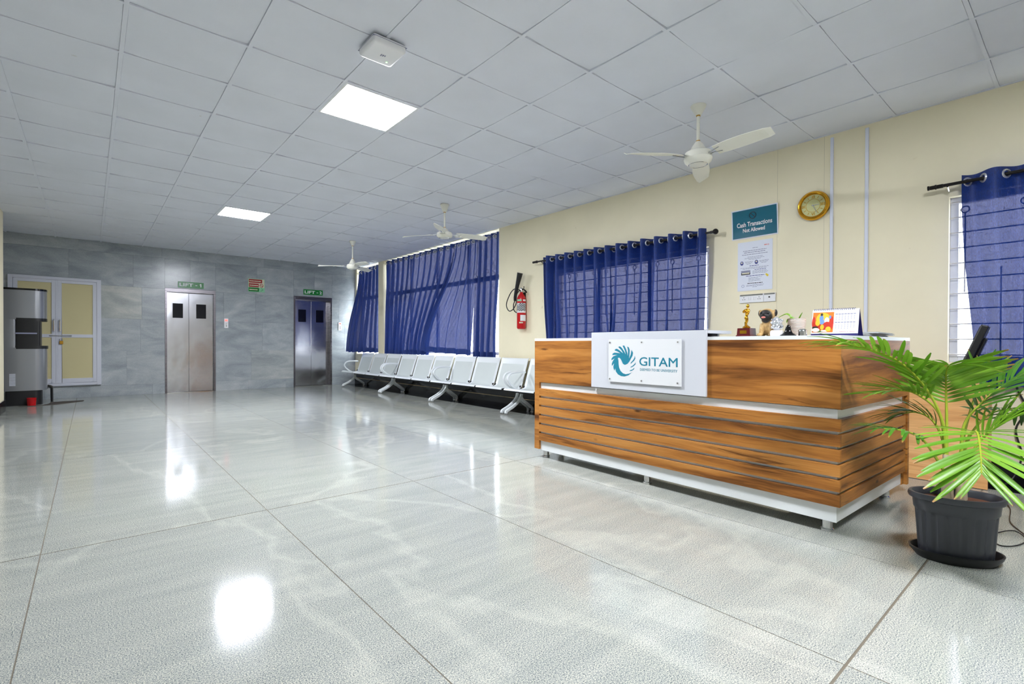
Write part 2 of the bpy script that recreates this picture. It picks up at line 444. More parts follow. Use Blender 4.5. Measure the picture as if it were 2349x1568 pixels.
for y in GY:
    if YB < y < FAR: MB().box(XL, WALL, y - .011, y + .011, CEIL + .0006, CEIL + .034).build('tee_bar', M['tee'], ce)
MB().box(WALL - .02, WALL, YB, FAR, CEIL + .001, CEIL + .02).build('wall_angle', M['tee'], ce)

# ------------------------------------------------------------------ walls
BW = dict(y0=6.298, y1=10.50, z0=.76, z1=2.885)      # long window
NW = dict(y0=10.735, y1=11.95, z0=.76, z1=2.885)     # narrow window by the lifts
W2 = dict(y0=2.70, y1=5.05, z0=.87, z1=2.06)
W3 = dict(y0=-1.30, y1=.74, z0=.87, z1=2.15)
wr = MB(); T = .2
ys = sorted({YB, FAR + .3} | {q[k] for q in (BW, NW, W2, W3) for k in ('y0', 'y1')})
for a, b in zip(ys[:-1], ys[1:]):
    op = [q for q in (BW, NW, W2, W3) if q['y0'] <= a and b <= q['y1']]
    if op:
        wr.box(WALL, WALL + T, a, b, -.02, op[0]['z0']); wr.box(WALL, WALL + T, a, b, op[0]['z1'], CEIL + .05)
    else: wr.box(WALL, WALL + T, a, b, -.02, CEIL + .05)
wr = tag(wr.build('wall_right', M['cream']), kind='structure')
for yj_ in (2.003, 1.601):        # thin joints between the wall boards
    MB().box(WALL - .0008, WALL + .001, yj_ - .001, yj_ + .001, .16, CEIL).build('board_joint', M['wall_joint'], wr)
# the walls behind and to the left of the photographer
tag(MB().box(XL - .2, WALL + .2, YB - .2, YB, -.02, CEIL + .05).build('wall_back', M['plain_wall']), kind='structure')
tag(MB().box(XL - .2, XL, YB, FAR + .3, -.02, CEIL + .05).build('wall_left', M['plain_wall']), kind='structure')
tag(MB().box(-60, XL - .2, -40, 50, -.14, -.022).build('added_paving', M['concrete']), kind='structure')   # unseen paving added outside the left wall, made dark to limit bounced daylight

# skirting of black granite
sk = tag(MB().box(WALL - .004, WALL + .01, YB, FAR, 0, .150).build('baseboard_right', M['black_granite']), kind='structure')
y = YB; k = 0
t1 = MB().box(WALL - .012, WALL - .003, .001, .599, .001, .1545).mesh('skirting_tile', M['black_granite'], bevel=.001, seg=1)
t2 = MB().box(WALL - .012, WALL + .001, .001, .599, .1655, .268).mesh('skirting_tile', M['black_granite'], bevel=.001, seg=1)
while y < FAR - .1:
    o = put('skirting_tile', t1, sk); o.location = (0, y, 0)
    if y > 3.0: o = put('skirting_tile', t2, sk); o.location = (0, y, 0)
    y += .6
MB().box(WALL - .009, WALL + .001, 3.2, FAR, .1545, .1655).build('joint_strip', M['beige_joint'], sk)

# far wall clad with grey granite slabs
L1 = (1.142, 2.024); L2 = (3.598, 4.489); LTOP = 2.111
CAB = (-1.063, .162, .232, 2.175)
op = [(L1[0], L1[1], -1, LTOP), (L2[0], L2[1], -1, LTOP)]
wf = MB()
for a, b, z0, z1 in ((XL, L1[0], -.02, CEIL + .05), (L1[1], L2[0], -.02, CEIL + .05), (L2[1], WALL, -.02, CEIL + .05), (L1[0], L1[1], LTOP, CEIL + .05), (L2[0], L2[1], LTOP, CEIL + .05)):
    wf.box(a, b, FAR + .02, FAR + .3, z0, z1)
wf = tag(wf.build('wall_far', M['stone_joint']), kind='structure')
def split(r, cut):
    x0, x1, z0, z1 = r; a0, a1, b0, b1 = cut
    if a1 <= x0 or a0 >= x1 or b1 <= z0 or b0 >= z1: return [r]
    out = []
    if a0 > x0: out.append((x0, a0, z0, z1))
    if a1 < x1: out.append((a1, x1, z0, z1))
    xa, xb = max(x0, a0), min(x1, a1)
    if b0 > z0: out.append((xa, xb, z0, b0))
    if b1 < z1: out.append((xa, xb, b1, z1))
    return out
zr = [0, .203, .855, 1.471, 2.088, 2.700, CEIL + .02]
rs = random.Random(5)
for r_ in range(len(zr) - 1):
    x = -1.55 - rs.uniform(0, .5)
    while x < WALL:
        wd = rs.choice((.62, .93, 1.25, .78)); rects = [(x, min(x + wd, WALL), zr[r_], zr[r_ + 1])]
        for c in op: rects = [q for rr in rects for q in split(rr, c)]
        for q in rects:
            if q[1] - q[0] < .02 or q[3] - q[2] < .02: continue
            d = rs.uniform(0, .0012)
            MB().box(q[0] + .0009, q[1] - .0009, FAR - d, FAR + .02, q[2] + .0009, q[3] - .0009).build('stone_slab', M['gwall'], wf)
        x += wd
co = tag(MB().box(-1.53, -.955, 9.72, 10.30, 0, CEIL + .04).build('column', M['cream'], bevel=.02), kind='structure')
MB().box(-1.545, -.938, 9.705, 10.315, .0, .17).build('column_base', M['black_granite'], co, bevel=.004)

# ------------------------------------------------------------------ lifts
def lift(n, x0, x1, rec, inside):
    d = tag(MB().box(x0 - .02, x1 + .02, FAR + .30, FAR + .34, -.02, LTOP + .05).build(f'door_{n}', M['steel_dark']), kind='structure')
    fr = MB(); t = .035
    fr.box(x0, x0 + t, FAR - .008, FAR + .29, 0, LTOP); fr.box(x1 - t, x1, FAR - .008, FAR + .29, 0, LTOP); fr.box(x0 + t, x1 - t, FAR - .008, FAR + .29, LTOP - .075, LTOP)
    fr.build('door_frame', M['steel_dark'], d, bevel=.003)
    xm = (x0 + x1) / 2 - inside
    for a, b in ((x0 + t + .001, xm - .0015), (xm + .0015, x1 - t - .001)):
        p = MB().box(a, b, FAR + rec, FAR + rec + .03, .015, LTOP - .076).build('door_panel', M['steel'], d, bevel=.002)
        c = (a + b) / 2; hw = .088
        MB().box(c - hw, c + hw, FAR + rec - .003, FAR + rec + .001, 1.52, 1.815).build('vision_panel', M['glass_dark'], p)
    MB().box(x0 + t, x1 - t, FAR + .0, FAR + .3, -.003, .012).build('door_sill', M['chrome'], d)
    return d
lift(1, *L1, .06, .03); lift(2, *L2, .16, .0)
def lift_sign(label, s, x0, x1, z0, z1):
    t = thing('lift_sign', label, 'sign', (x0, FAR, z0), group=None)
    MB().box(0, x1 - x0, -.014, -.003, 0, z1 - z0).build('sign_board', M['green_sign'], t, bevel=.001)
    U, V, N = farU(); W_ = x1 - x0 - .05; h = z1 - z0 - .056
    for q, u0, u1, za, zb in ((s.split()[0], 0, .60, 0, 1), ('-', .69, .78, .36, .54), (s.split()[2], .87, 1.0, 0, 1)):
        if q == '1':
            MB().prism([(.025 + W_ * (u0 + .12 * a), .028 + h * b) for a, b in ((.4, 0), (.72, 0), (.72, 1), (.45, 1), (.08, .8), (.08, .6), (.4, .76))], U, V, N, (0, -.014, 0), .002).build('lettering', M['white'], t); continue
        text('lettering', q, M['white'], t, (.025 + W_ * u0, -.014, .028 + h * za), U, V, N, W_ * (u1 - u0), h * (zb - za), .002, .022)
lift_sign('green LIFT - 1 sign above the lift near the white cupboard', 'LIFT - 1', 1.36, 1.807, 2.135, 2.258)
lift_sign('green LIFT - 2 sign above the lift next to the blue curtains', 'LIFT - 2', 3.817, 4.263, 2.158, 2.282)
for x0, lb in ((2.181, 'white lift call panel with red display beside the LIFT - 1 door'), (4.645, 'white lift call panel with red display between LIFT - 2 door and blue curtain')):
    t = thing('call_panel', lb, 'lift panel', (x0, FAR, 1.333), group='lift call panels')
    MB().box(0, .076, -.018, -.002, 0, .203).build('face_plate', M['white'], t, bevel=.003)
    MB().box(.016, .06, -.021, -.016, .15, .18).build('red_display', M['red_led'], t)
    for z in (.045, .085): MB().cyl((.038, -.016, z), (.038, -.023, z), .012, 12).build('call_button', M['chrome'], t)
# safety notice between the lifts
t = thing('lift_notice', 'red and green safety notice on the grey stone between the lifts', 'notice', (2.644, FAR, 2.145))
MB().box(0, .335, -.006, -.002, 0, .29).build('notice_board', M['green_light'], t)
MB().box(.008, .327, -.008, -.005, .098, .282).build('cream_field', M['cream_print'], t)
for (a, b, c, d, mm) in ((.014, .282, .20, .276, 'red_print'), (.014, .212, .105, .182, 'red_print'), (.010, .218, .008, .092, 'green_sign')):
    p = MB().box(a, b, -.010, -.007, c, d).build('printed_band', M[mm], t)
    q = MB(); x = a + .012
    rr = random.Random(int(a * 1e4 + c * 1e3))
    while x < b - .03:
        wd = rr.uniform(.008, .018); q.box(x, x + wd, -.0112, -.0095, (c + d) / 2 - .013, (c + d) / 2 + .010); x += wd + .005
    q.build('printed_line', M['cream_print'], p)
pr = MB().torus((.268, -.009, .142), .034, .005, (0, 1, 0)); pr.cyl((.244, -.009, .166), (.292, -.009, .118), .005, 6); pr.build('prohibition_ring', M['red_print'], t)
ar = MB(); ar.tube([(.25, -.009, .02), (.30, -.009, .05), (.27, -.009, .085)], .004, 6); ar.build('arrow_mark', M['green_sign'], t)

# ------------------------------------------------------------------ service cupboard in the far wall
x0, x1, z0, z1 = CAB
t = thing('service_cupboard', 'white framed double cupboard door with beige panels in the stone wall', 'cupboard', (0, FAR, 0))
f = MB(); y0_, y1_ = -.05, -.004
f.box(x0, x0 + .06, y0_, y1_, z0, z1); f.box(x1 - .06, x1, y0_, y1_, z0, z1); f.box(x0 + .06, x1 - .06, y0_, y1_, z1 - .05, z1); f.box(x0 + .06, x1 - .06, y0_, y1_, z0, z0 + .05)
f.build('outer_frame', M['alu_white'], t, bevel=.004)
xm = -.448
for a, b in ((x0 + .063, xm - .012), (xm + .012, x1 - .063)):
    l = MB(); za, zb = z0 + .053, z1 - .053; s = .055; zm = 1.13
    for q in ((a, a + s, za, zb), (b - s, b, za, zb), (a + s, b - s, za, za + .08), (a + s, b - s, zb - .05, zb), (a + s, b - s, zm - .03, zm + .03)): l.box(q[0], q[1], -.042, -.006, q[2], q[3])
    lf = l.build('door_leaf', M['alu_white'], t, bevel=.003)
    MB().box(a + s - .004, b - s + .004, -.028, -.018, za + .07, zm - .02).build('panel', M['beige_board'], lf)
    MB().box(a + s - .004, b - s + .004, -.028, -.018, zm + .02, zb - .04).build('panel', M['beige_board'], lf)
    hx = b - .028 if b < xm else a + .028
    h = MB().tube([(hx, -.044, 1.20), (hx, -.085, 1.22), (hx, -.085, 1.40), (hx, -.044, 1.42)], .009, 8); h.build('pull_handle', M['chrome'], lf, smooth=True)
MB().box(xm - .012, xm + .012, -.046, -.006, z0 + .053, z1 - .053).build('meeting_stile', M['alu_white'], t)
MB().cyl((xm - .10, -.055, 1.13), (xm + .20, -.055, 1.13), .009, 8).build('slide_bolt', M['chrome'], t)
pd = MB().box(xm + .035, xm + .085, -.075, -.050, .98, 1.04).build('padlock', M['brass'], t, bevel=.004)
MB().tube([(xm + .045, -.062, 1.035), (xm + .047, -.062, 1.08), (xm + .073, -.062, 1.08), (xm + .075, -.062, 1.035)], .005, 6).build('shackle', M['chrome'], pd)

# ------------------------------------------------------------------ windows
def pane_mat():
    m = bpy.data.materials.new('window_glass'); m.use_nodes = True; t = NT(m); out = m.node_tree.nodes['Material Output']
    tp = t.n('ShaderNodeBsdfTransparent'); tp.inputs[0].default_value = (.93, .95, .95, 1)
    gl = t.n('ShaderNodeBsdfGlossy'); gl.inputs['Roughness'].default_value = .03
    mx = t.n('ShaderNodeMixShader'); mx.inputs[0].default_value = .05
    t.l(tp.outputs[0], mx.inputs[1]); t.l(gl.outputs[0], mx.inputs[2]); t.l(mx.outputs[0], out.inputs[0]); return m
M['glass'] = pane_mat()
M['bar'] = mat('painted_grille_bar', (190, 186, 186), .5)
def window(n, q, xf, mull, transom=None, grille='grid', zf=None):
    y0, y1, z0, z1 = q['y0'], q['y1'], zf or q['z0'], q['z1']; t = .05; d = .05
    f = MB()
    f.box(xf, xf + d, y0, y0 + t, z0, z1); f.box(xf, xf + d, y1 - t, y1, z0, z1)
    f.box(xf, xf + d, y0 + t, y1 - t, z1 - t, z1); f.box(xf, xf + d, y0 + t, y1 - t, z0, z0 + t)
    w_ = tag(f.build(f'window_{n}', M['alu_white'], bevel=.003), kind='structure')
    ysm = [y0 + t] + [y0 + (y1 - y0) * k / mull for k in range(1, mull)] + [y1 - t]
    for yy in ysm[1:-1]: MB().box(xf + .002, xf + d - .002, yy - .025, yy + .025, z0 + t, z1 - t).build('mullion', M['alu_white'], w_)
    zs = [z0 + t] + ([transom] if transom else []) + [z1 - t]
    if transom: MB().box(xf - .004, xf + d - .002, y0 + t, y1 - t, transom - .04, transom + .04).build('transom', M['alu_white'], w_)
    for a, b in zip(ysm[:-1], ysm[1:]):
        for c, e in zip(zs[:-1], zs[1:]): MB().box(xf + .022, xf + .026, a + .004, b - .004, c + .004, e - .004).build('pane', M['glass'], w_)
    g = xf - .03
    if grille == 'grid':
        zz = z0 + .06
        while zz < z1 - .04:
            MB().tube([(g, y0 + .004, zz), (g, y1 - .004, zz)], .0055, 5).build('grille_bar', M['bar'], w_); zz += .1175
        yy = y0 + .14; k = 0
        while yy < y1 - .05:
            a, b = (z0 + .01, z0 + .01 + (z1 - z0) * .55) if k % 3 == 1 else ((z0 + (z1 - z0) * .42, z1 - .13) if k % 3 == 2 else (z0 + .01, z1 - .13))
            MB().tube([(g + .01, yy, a), (g + .01, yy, b)], .0055, 5).build('grille_bar', M['bar'], w_)
            if b > z1 - .2: MB().torus((g + .01, yy, b + .024), .024, .005, (1, 0, 0), 14, 5).build('grille_loop', M['bar'], w_)
            yy += .122 if k % 2 else .20; k += 1
    else:
        m = MB(); s = .125; H_ = z1 - z0; Y_ = y1 - y0
        k = -int(H_ / s) - 1
        while k * s < Y_:
            for sg in (1, -1):
                a = k * s; pts = []
                ta, tb = max(0, -a), min(H_, Y_ - a)
                if tb - ta > .02:
                    p = [(a + ta, ta), (a + tb, tb)]
                    m.tube([(g + .004 * sg, y0 + (u if sg > 0 else Y_ - u), z0 + v) for u, v in p], .0035, 4)
            k += 1
        m.build('diamond_grille', M['bar'], w_)
    return w_
window(1, NW, WALL + .13, 1, 2.13, 'diamond', .82)
window(2, BW, WALL + .13, 4, 2.13, 'diamond', .82)
window(3, W2, WALL + .06, 3)
window(4, W3, WALL + .06, 2)

# ------------------------------------------------------------------ curtains
def curtain(label, yt, yb, zt, zb, xt, nw, amp=.045, xb=(0, 0), grp=None, seed=0, hem=.10, samples=22, rows=40, ringr=.027, header=.05, flare=None):
    """hanging eyelet curtain: yt, yb = start and end along the wall at top and bottom"""
    r = random.Random(seed); N = nw * samples; vs = []; fs = []
    ph = [r.uniform(-.35, .35) for _ in range(nw + 2)]; am = [r.uniform(.75, 1.2) for _ in range(nw + 2)]
    wob = [r.uniform(0, 6) for _ in range(4)]
    def lerp(a, b, t): return a + (b - a) * t
    def pt(s, t):
        q = s * nw; k = int(min(q, nw - 1e-6)); fr = q - k
        A = amp * lerp(am[k], am[k + 1], fr) * (1 + .25 * t)
        e = t * t * (3 - 2 * t)
        wv = math.sin(2 * PI * q + (lerp(ph[k], ph[k + 1], fr)) * t * 2.2)
        x = lerp(xt, xt, s) + A * wv + lerp(xb[0], xb[1], s) * e + .012 * t * math.sin(5 * s + 7 * t + wob[0])
        zz = (zt if not isinstance(zt, tuple) else lerp(zt[0], zt[1], s)); zl = zb if not isinstance(zb, tuple) else lerp(zb[0], zb[1], s)
        y = lerp(lerp(yt[0], yt[1], s), lerp(yb[0], yb[1], s), e) + .014 * math.sin(2 * PI * q * .5 + wob[1] + 4 * t) * t
        z = lerp(zz, zl, t) + .008 * math.sin(2 * PI * q + 1.2) * t
        return (x, y, z)
    for j in range(rows + 1):
        for i in range(N + 1): vs.append(pt(i / N, j / rows))
    for j in range(rows):
        for i in range(N):
            a = j * (N + 1) + i; fs.append((a, a + 1, a + N + 2, a + N + 1))
    c = MB().add(vs, fs).build('curtain', M['curtain'], smooth=True)
    tag(c, label, 'curtain', grp)
    # a stitched double hem along the bottom
    hv = []; hf = []
    for j in range(3):
        for i in range(N + 1):
            t_ = 1 - hem / abs((zt if not isinstance(zt, tuple) else zt[0]) - (zb if not isinstance(zb, tuple) else zb[0])) * j / 2
            p = pt(i / N, t_); hv.append((p[0] + .002, p[1], p[2]))
    for j in range(2):
        for i in range(N):
            a = j * (N + 1) + i; hf.append((a, a + 1, a + N + 2, a + N + 1))
    MB().add(hv, hf).build('hem', M['curtain'], c, smooth=True)
    H_ = (zt if not isinstance(zt, tuple) else zt[0]) - (zb if not isinstance(zb, tuple) else zb[0])
    for k in range(2 * nw):
        s = (k + .5 * 0 + .0) / (2 * nw) + 1e-4
        if k == 0: s = .12 / nw
        p = Vector(pt(s, header / H_)); a = Vector(pt(s - .004, header / H_)) if s > .004 else p; b = Vector(pt(s + .004, header / H_))
        d = (b - a); d.z = 0; d.normalize(); nrm = Vector((d.y, -d.x, 0))
        MB().torus(p, ringr, .0075, nrm, 16, 6).build('eyelet_ring', M['ring'], c, smooth=True)
    return c
curtain('blue eyelet curtain billowing out beside the LIFT - 2 wall', (11.90, 10.76), (11.62, 10.78), (2.80, 2.835), (.815, .80), WALL + .03, 6, .055, (-.42, -.01), 'blue window curtains', 1)
curtain('blue eyelet curtain over the far half of the long window, next to the cream pier', (10.46, 7.68), (10.47, 8.60), (2.872, 2.854), (.77, .785), WALL + .06, 12, .052, (-.02, 0), 'blue window curtains', 2)
curtain('blue eyelet curtain swept sideways across the long window', (7.69, 6.95), (8.64, 6.99), (2.854, 2.850), (.86, .80), WALL + .06, 5, .035, (-.15, -.09), 'blue window curtains', 3)
curtain('narrow blue eyelet curtain at the fire extinguisher end of the long window', (6.965, 6.33), (7.05, 6.40), (2.850, 2.846), .762, WALL + .06, 4, .05, (-.03, -.02), 'blue window curtains', 4)
curtain('blue eyelet curtain half nearest the fire extinguisher on the short rod behind the desk', (5.16, 3.945), (5.10, 3.925), (2.256, 2.245), .83, WALL - .10, 7, .064, (0, .03), 'blue window curtains', 5)
curtain('blue eyelet curtain half nearest the teal sign on the short rod behind the desk', (3.95, 2.675), (3.965, 2.70), (2.245, 2.2335), .83, WALL - .10, 7, .064, (-.03, 0), 'blue window curtains', 6)
curtain('blue eyelet curtain beside the monitor and palm', (.655, -1.25), (.58, -1.25), (2.275, 2.29), .70, WALL - .10, 8, .05, (0, 0), 'blue window curtains', 8, samples=20)
def rod(label, y0, y1, x, z0, z1, ball=False):
    t = thing('curtain_rod', label, 'curtain rod')
    MB().cyl((x, y0, z0), (x, y1, z1), .0125, 12).build('pole', M['blackrod'], t, smooth=True)
    for y, z, s in ((y0, z0, 1), (y1, z1, -1)):
        if ball and s == -1:
            m = MB().cyl((x, y, z), (x, y - .035, z), .016, 12); m.ell((x, y - .055, z), (.03, .03, .03), 14, 9)
        else:
            m = MB().cyl((x, y - s * .005, z), (x, y + s * .02, z), .018, 12); m.cyl((x, y - s * -.03, z), (x, y + s * .075, z), .016, 12); m.cyl((x, y - s * .012, z), (x, y - s * .004, z), .02, 12)
        m.build('finial', M['blackrod'], t, smooth=True)
        MB().tube([(WALL - .001, y + s * .10 * (-1), z - .03), (WALL - .05, y - s * .10, z - .03), (x, y - s * .10, z - .014)], .006, 6).build('bracket', M['blackrod'], t)
    return t
rod('black curtain rod with ball finial above the desk window', 5.30, 2.63, WALL - .10, 2.207, 2.183, True)
# the rod by the palm: only its free end shows
t = thing('curtain_rod', 'black curtain rod over the window by the palm', 'curtain rod')
MB().cyl((WALL - .10, .84, 2.221), (WALL - .10, -1.4, 2.235), .0125, 12).build('pole', M['blackrod'], t, smooth=True)
m = MB().cyl((WALL - .10, .76, 2.2213), (WALL - .10, .838, 2.221), .0155, 12); m.cyl((WALL - .10, .842, 2.221), (WALL - .10, .853, 2.221), .018, 12); m.cyl((WALL - .10, .80, 2.221), (WALL - .10, .808, 2.221), .019, 12); m.build('finial', M['blackrod'], t, smooth=True)
MB().tube([(WALL - .001, .735, 2.19), (WALL - .05, .735, 2.185), (WALL - .10, .735, 2.207)], .006, 6).build('bracket', M['chrome'], t)
t = thing('curtain_rod', 'thin curtain rod inside the long window recess', 'curtain rod')
MB().cyl((WALL + .06, 6.300, 2.795), (WALL + .06, 10.498, 2.82), .012, 10).build('pole', M['chrome'], t, smooth=True)
t = thing('curtain_rod', 'thin curtain rod inside the narrow window recess by the lifts', 'curtain rod')
MB().cyl((WALL + .03, 10.737, 2.785), (WALL + .03, 11.948, 2.75), .012, 10).build('pole', M['chrome'], t, smooth=True)

# ------------------------------------------------------------------ ceiling lamps, fans, router
lamp_lab = {(6, 5): 'bright square LED panel in the ceiling next to the white router', (6, 12): 'bright square LED panel in the ceiling farther down the hall towards the lifts'}
for (j, i) in LAMP_CELLS:
    x0, x1 = GX[j], GX[j - 1]; y0 = .475 + .6087 * i; y1 = y0 + .6087
    t = thing('ceiling_light' if (j, i) in lamp_lab else 'ceiling_light_offscreen', lamp_lab.get((j, i), 'square LED panel continuing the ceiling lamp row behind the photographer'), 'ceiling light', ((x0 + x1) / 2, (y0 + y1) / 2, CEIL), group='LED ceiling panels')
    a, b = (x1 - x0) / 2 - .0125, (y1 - y0) / 2 - .0115
    f = MB(); f.box(-a, -a + .016, -b, b, .0, .012); f.box(a - .016, a, -b, b, .0, .012); f.box(-a + .016, a - .016, -b, -b + .016, 0, .012); f.box(-a + .016, a - .016, b - .016, b, 0, .012)
    f.build('frame', M['white'], t)
    MB().box(-a + .014, a - .014, -b + .014, b - .014, .002, .006).build('diffuser', M['lamp'], t)

def fan(label, x, y, zb, angs, zr_):
    t = thing('ceiling_fan', label, 'ceiling fan', (x, y, 0), group='ceiling fans')
    zc0, zc1, zh0, zh1, zm0 = zr_
    MB().lathe([(.0, zc0), (.060, zc0), (.060, zc0 - .008), (.028, zc1 + .012), (.022, zc1), (0, zc1)], n=24).build('canopy', M['ivory'], t, smooth=True)
    MB().lathe([(.0, zc1 + .01), (.0125, zc1 + .01), (.0125, zh0 - .01), (0, zh0 - .01)], n=12).build('down_rod', M['ivory'], t, smooth=True)
    for z in (zc1 - .003, zh0 + .003): MB().lathe([(.0, z + .005), (.016, z + .005), (.016, z - .005), (0, z - .005)], n=14).build('collar', M['brass'], t)
    MB().lathe([(0, zh0), (.018, zh0), (.026, zh0 - .01), (.045, (zh0 + zh1) / 2), (.062, zh1 + .002), (.066, zh1), (0, zh1)], n=28).build('lower_canopy', M['ivory'], t, smooth=True)
    h = zh1 - zm0
    mt = MB().lathe([(0, zh1 - .001), (.07, zh1 - .001), (.098, zh1 - h * .15), (.106, zh1 - h * .38), (.104, zh1 - h * .52), (.108, zh1 - h * .58), (.100, zh1 - h * .80), (.078, zh1 - h * .97), (.074, zm0), (0, zm0 - .004)], n=32).build('motor', M['ivory'], t, smooth=True)
    MB().torus((0, 0, zm0 + .002), .070, .004, (0, 0, 1), 28, 6).build('trim_ring', M['chrome'], mt)
    for a in angs:
        ca, sa = math.cos(R(a)), math.sin(R(a)); zbld = zh1 - h * .45
        vs = []; fs = []; n = 10
        for i in range(n + 1):
            u = i / n; rr = .155 + u * .445; wd = .050 + .018 * math.sin(PI * min(1, u * 1.15)) - (.02 if i == n else 0)
            for sgn in (-1, 1):
                for k in (0, .004):
                    lx, ly, lz = rr, sgn * wd, zbld + .004 - sgn * .016 - .010 * u * u + k
                    vs.append((lx * ca - ly * sa, lx * sa + ly * ca, lz))
        for i in range(n):
            o = i * 4; p = o + 4
            fs += [(o, o + 2, p + 2, p), (o + 1, p + 1, p + 3, o + 3), (o, p, p + 1, o + 1), (o + 2, o + 3, p + 3, p + 2)]
        fs += [(0, 1, 3, 2), (n * 4, n * 4 + 2, n * 4 + 3, n * 4 + 1)]
        b = MB().add(vs, fs).build('blade', M['ivory'], t)
        k = MB()
        for s_ in (-1, 1):
            q = [(.096, s_ * .012, zbld), (.13, s_ * .016, zbld + .004), (.20, s_ * .026, zbld + .006 - s_ * .008)]
            k.tube([(px * ca - py * sa, px * sa + py * ca, pz) for px, py, pz in q], .006, 6)
        k.build('blade_arm', M['chrome'], b)
fan('ivory three-blade ceiling fan hanging in front of the desk wall near the clock', 3.674, 2.048, 2.514, (-97, 147, 25), (2.8885, 2.813, 2.607, 2.536, 2.424))
fan('ivory three-blade ceiling fan hanging before the long window', 3.663, 5.718, 2.48, (-18, 128, 228), (2.8885, 2.785, 2.575, 2.520, 2.435))
fan('ivory three-blade ceiling fan hanging nearest the lifts', 3.685, 8.858, 2.41, (150, 35, -88), (2.8885, 2.805, 2.565, 2.470, 2.372))

t = thing('wifi_router', 'white square wireless access point on the ceiling beside a LED panel', 'router', (1.42, 2.945, CEIL), R(0))
b = MB().box(-.112, .112, -.112, .112, -.060, -.001).build('housing', M['white'], t, smooth=True, bevel=.022, seg=4)
MB().box(-.113, .113, -.113, .113, -.0235, -.0215).build('seam_line', M['grey_print'], b)
MB().cyl((.055, .055, -.0595), (.055, .055, -.0615), .005, 10).build('status_light', M['green_led'], b)
lg = MB()
for k in range(3): lg.box(-.012 + k * .012, -.005 + k * .012, -.010, .012 - k * .004, -.0612, -.0595)
lg.build('logo_mark', M['grey_print'], b)

# ------------------------------------------------------------------ cable trunking on the wall
for y0, y1, lb in ((1.551, 1.526, 'white vertical cable trunking strip just beside the clock'), (1.288, 1.262, 'white vertical cable trunking strip, second from the clock')):
    t = thing('cable_trunking', lb, 'cable trunking', (WALL, (y0 + y1) / 2, .16), group='cable trunking strips')
    MB().box(-.012, -.001, -(y0 - y1) / 2, (y0 - y1) / 2, 0, CEIL - .16 - .03).build('trunking_base', M['white_paper'], t)
    MB().box(-.0155, -.011, -(y0 - y1) / 2 + .0015, (y0 - y1) / 2 - .0015, 0, CEIL - .16 - .03).build('snap_cover', M['white_paper'], t, bevel=.001, seg=1)

# ------------------------------------------------------------------ wall clock
t = thing('wall_clock', 'round gold-rimmed wall clock with champagne dial above the desk', 'clock', (WALL, 1.681, 2.278))
def lx(prof, n=48):      # lathe round the wall normal (axis -x)
    m = MB().lathe(prof, n=n, caps=False); m.v = [(-z, x, y) for x, y, z in m.v]; return m
lx([(.132, .002), (.134, .02), (.128, .042), (.117, .052), (.108, .048), (.101, .034), (.099, .030), (.099, .002)]).build('rim', M['gold'], t, smooth=True)
d = lx([(0, .029), (.099, .029), (.099, .003), (0, .003)]).build('dial', M['gold_face'], t)
lx([(.058, .0292), (.058, .0312), (.0605, .0312), (.0605, .0292)]).build('inner_ring', M['gold'], d)
for k in range(12):
    a = R(30 * k); y_, z_ = -math.sin(a), math.cos(a); m = MB()
    num = {0: 'XII', 3: 'III', 6: 'VI', 9: 'IX'}.get(k)
    if num:
        text('numeral', num, M['gold'], d, (-.029, y_ * .079 + .0135, z_ * .079 - .0125), (0, -1, 0), (0, 0, 1), (-1, 0, 0), .027, .025, .004, .0)
    else:
        p0, p1 = Vector((-.030, y_ * .068, z_ * .068)), Vector((-.030, y_ * .090, z_ * .090)); m.cyl(p0, p1, .0022, 6); m.build('hour_mark', M['gold'], d)
for ln, a, wd, nm in ((.050, 88, .0032, 'hour_hand'), (.082, 156, .0026, 'minute_hand')):
    a = R(a); dy, dz = -math.sin(a), math.cos(a)
    MB().prism([(-wd, -.012), (wd, -.012), (wd * .6, ln), (-wd * .6, ln)], (0, dz, -dy), (0, dy, dz), (-1, 0, 0), (-.034, 0, 0), .001).build(nm, M['chrome'], d)
lx([(0, .038), (.004, .038), (.004, .030), (0, .030)], 12).build('centre_cap', M['chrome'], d)

# ------------------------------------------------------------------ teal sign and paper notice
t = thing('wall_sign', 'glossy teal sign reading Cash Transactions Not Allowed', 'sign', (WALL, 2.445, 2.078))
U, V, N = wallU(); W_, H_ = .453, .296
def bow(v): return .004 + .020 * v ** 1.7
def bowed(off, m0, m1, mz0, mz1):      # laminated sheet whose upper edge curls away from the wall
    vs = []; fs = []; n = 10; k = 12
    for i in range(n + 1):
        for j in range(k + 1):
            z = mz0 + (mz1 - mz0) * j / k; u = i / n
            vs.append((-(bow(z / H_) + off + .002 * math.sin(PI * u)), -(m0 + (m1 - m0) * u), z))
    for i in range(n):
        for j in range(k): a = i * (k + 1) + j; fs.append((a, a + k + 1, a + k + 2, a + 1))
    return MB().add(vs, fs)
bowed(0, 0, W_, 0, H_).build('laminated_sheet', M['white_paper'], t, smooth=True)
bowed(.001, .010, W_ - .010, .010, H_ - .010).build('printed_field', M['teal_sign'], t, smooth=True)
def sign_text(s_, y, z, wd, ht, bold):
    xa, xb = bow(z / H_), bow((z + ht) / H_); sl = (xb - xa) / ht; V_ = Vector((-sl, 0, 1)).normalized(); N_ = Vector((-1, 0, -sl)).normalized()
    text('lettering', s_, M['white'], t, (-(xa + .0036), y, z), U, V_, N_, wd, ht, .0008, bold)
sign_text('Cash Transactions', -.055, .118, .345, .046, .016); sign_text('Not Allowed', -.115, .062, .215, .040, .016)
m = MB(); xc = -(bow(.75) + .0045); sl = .10
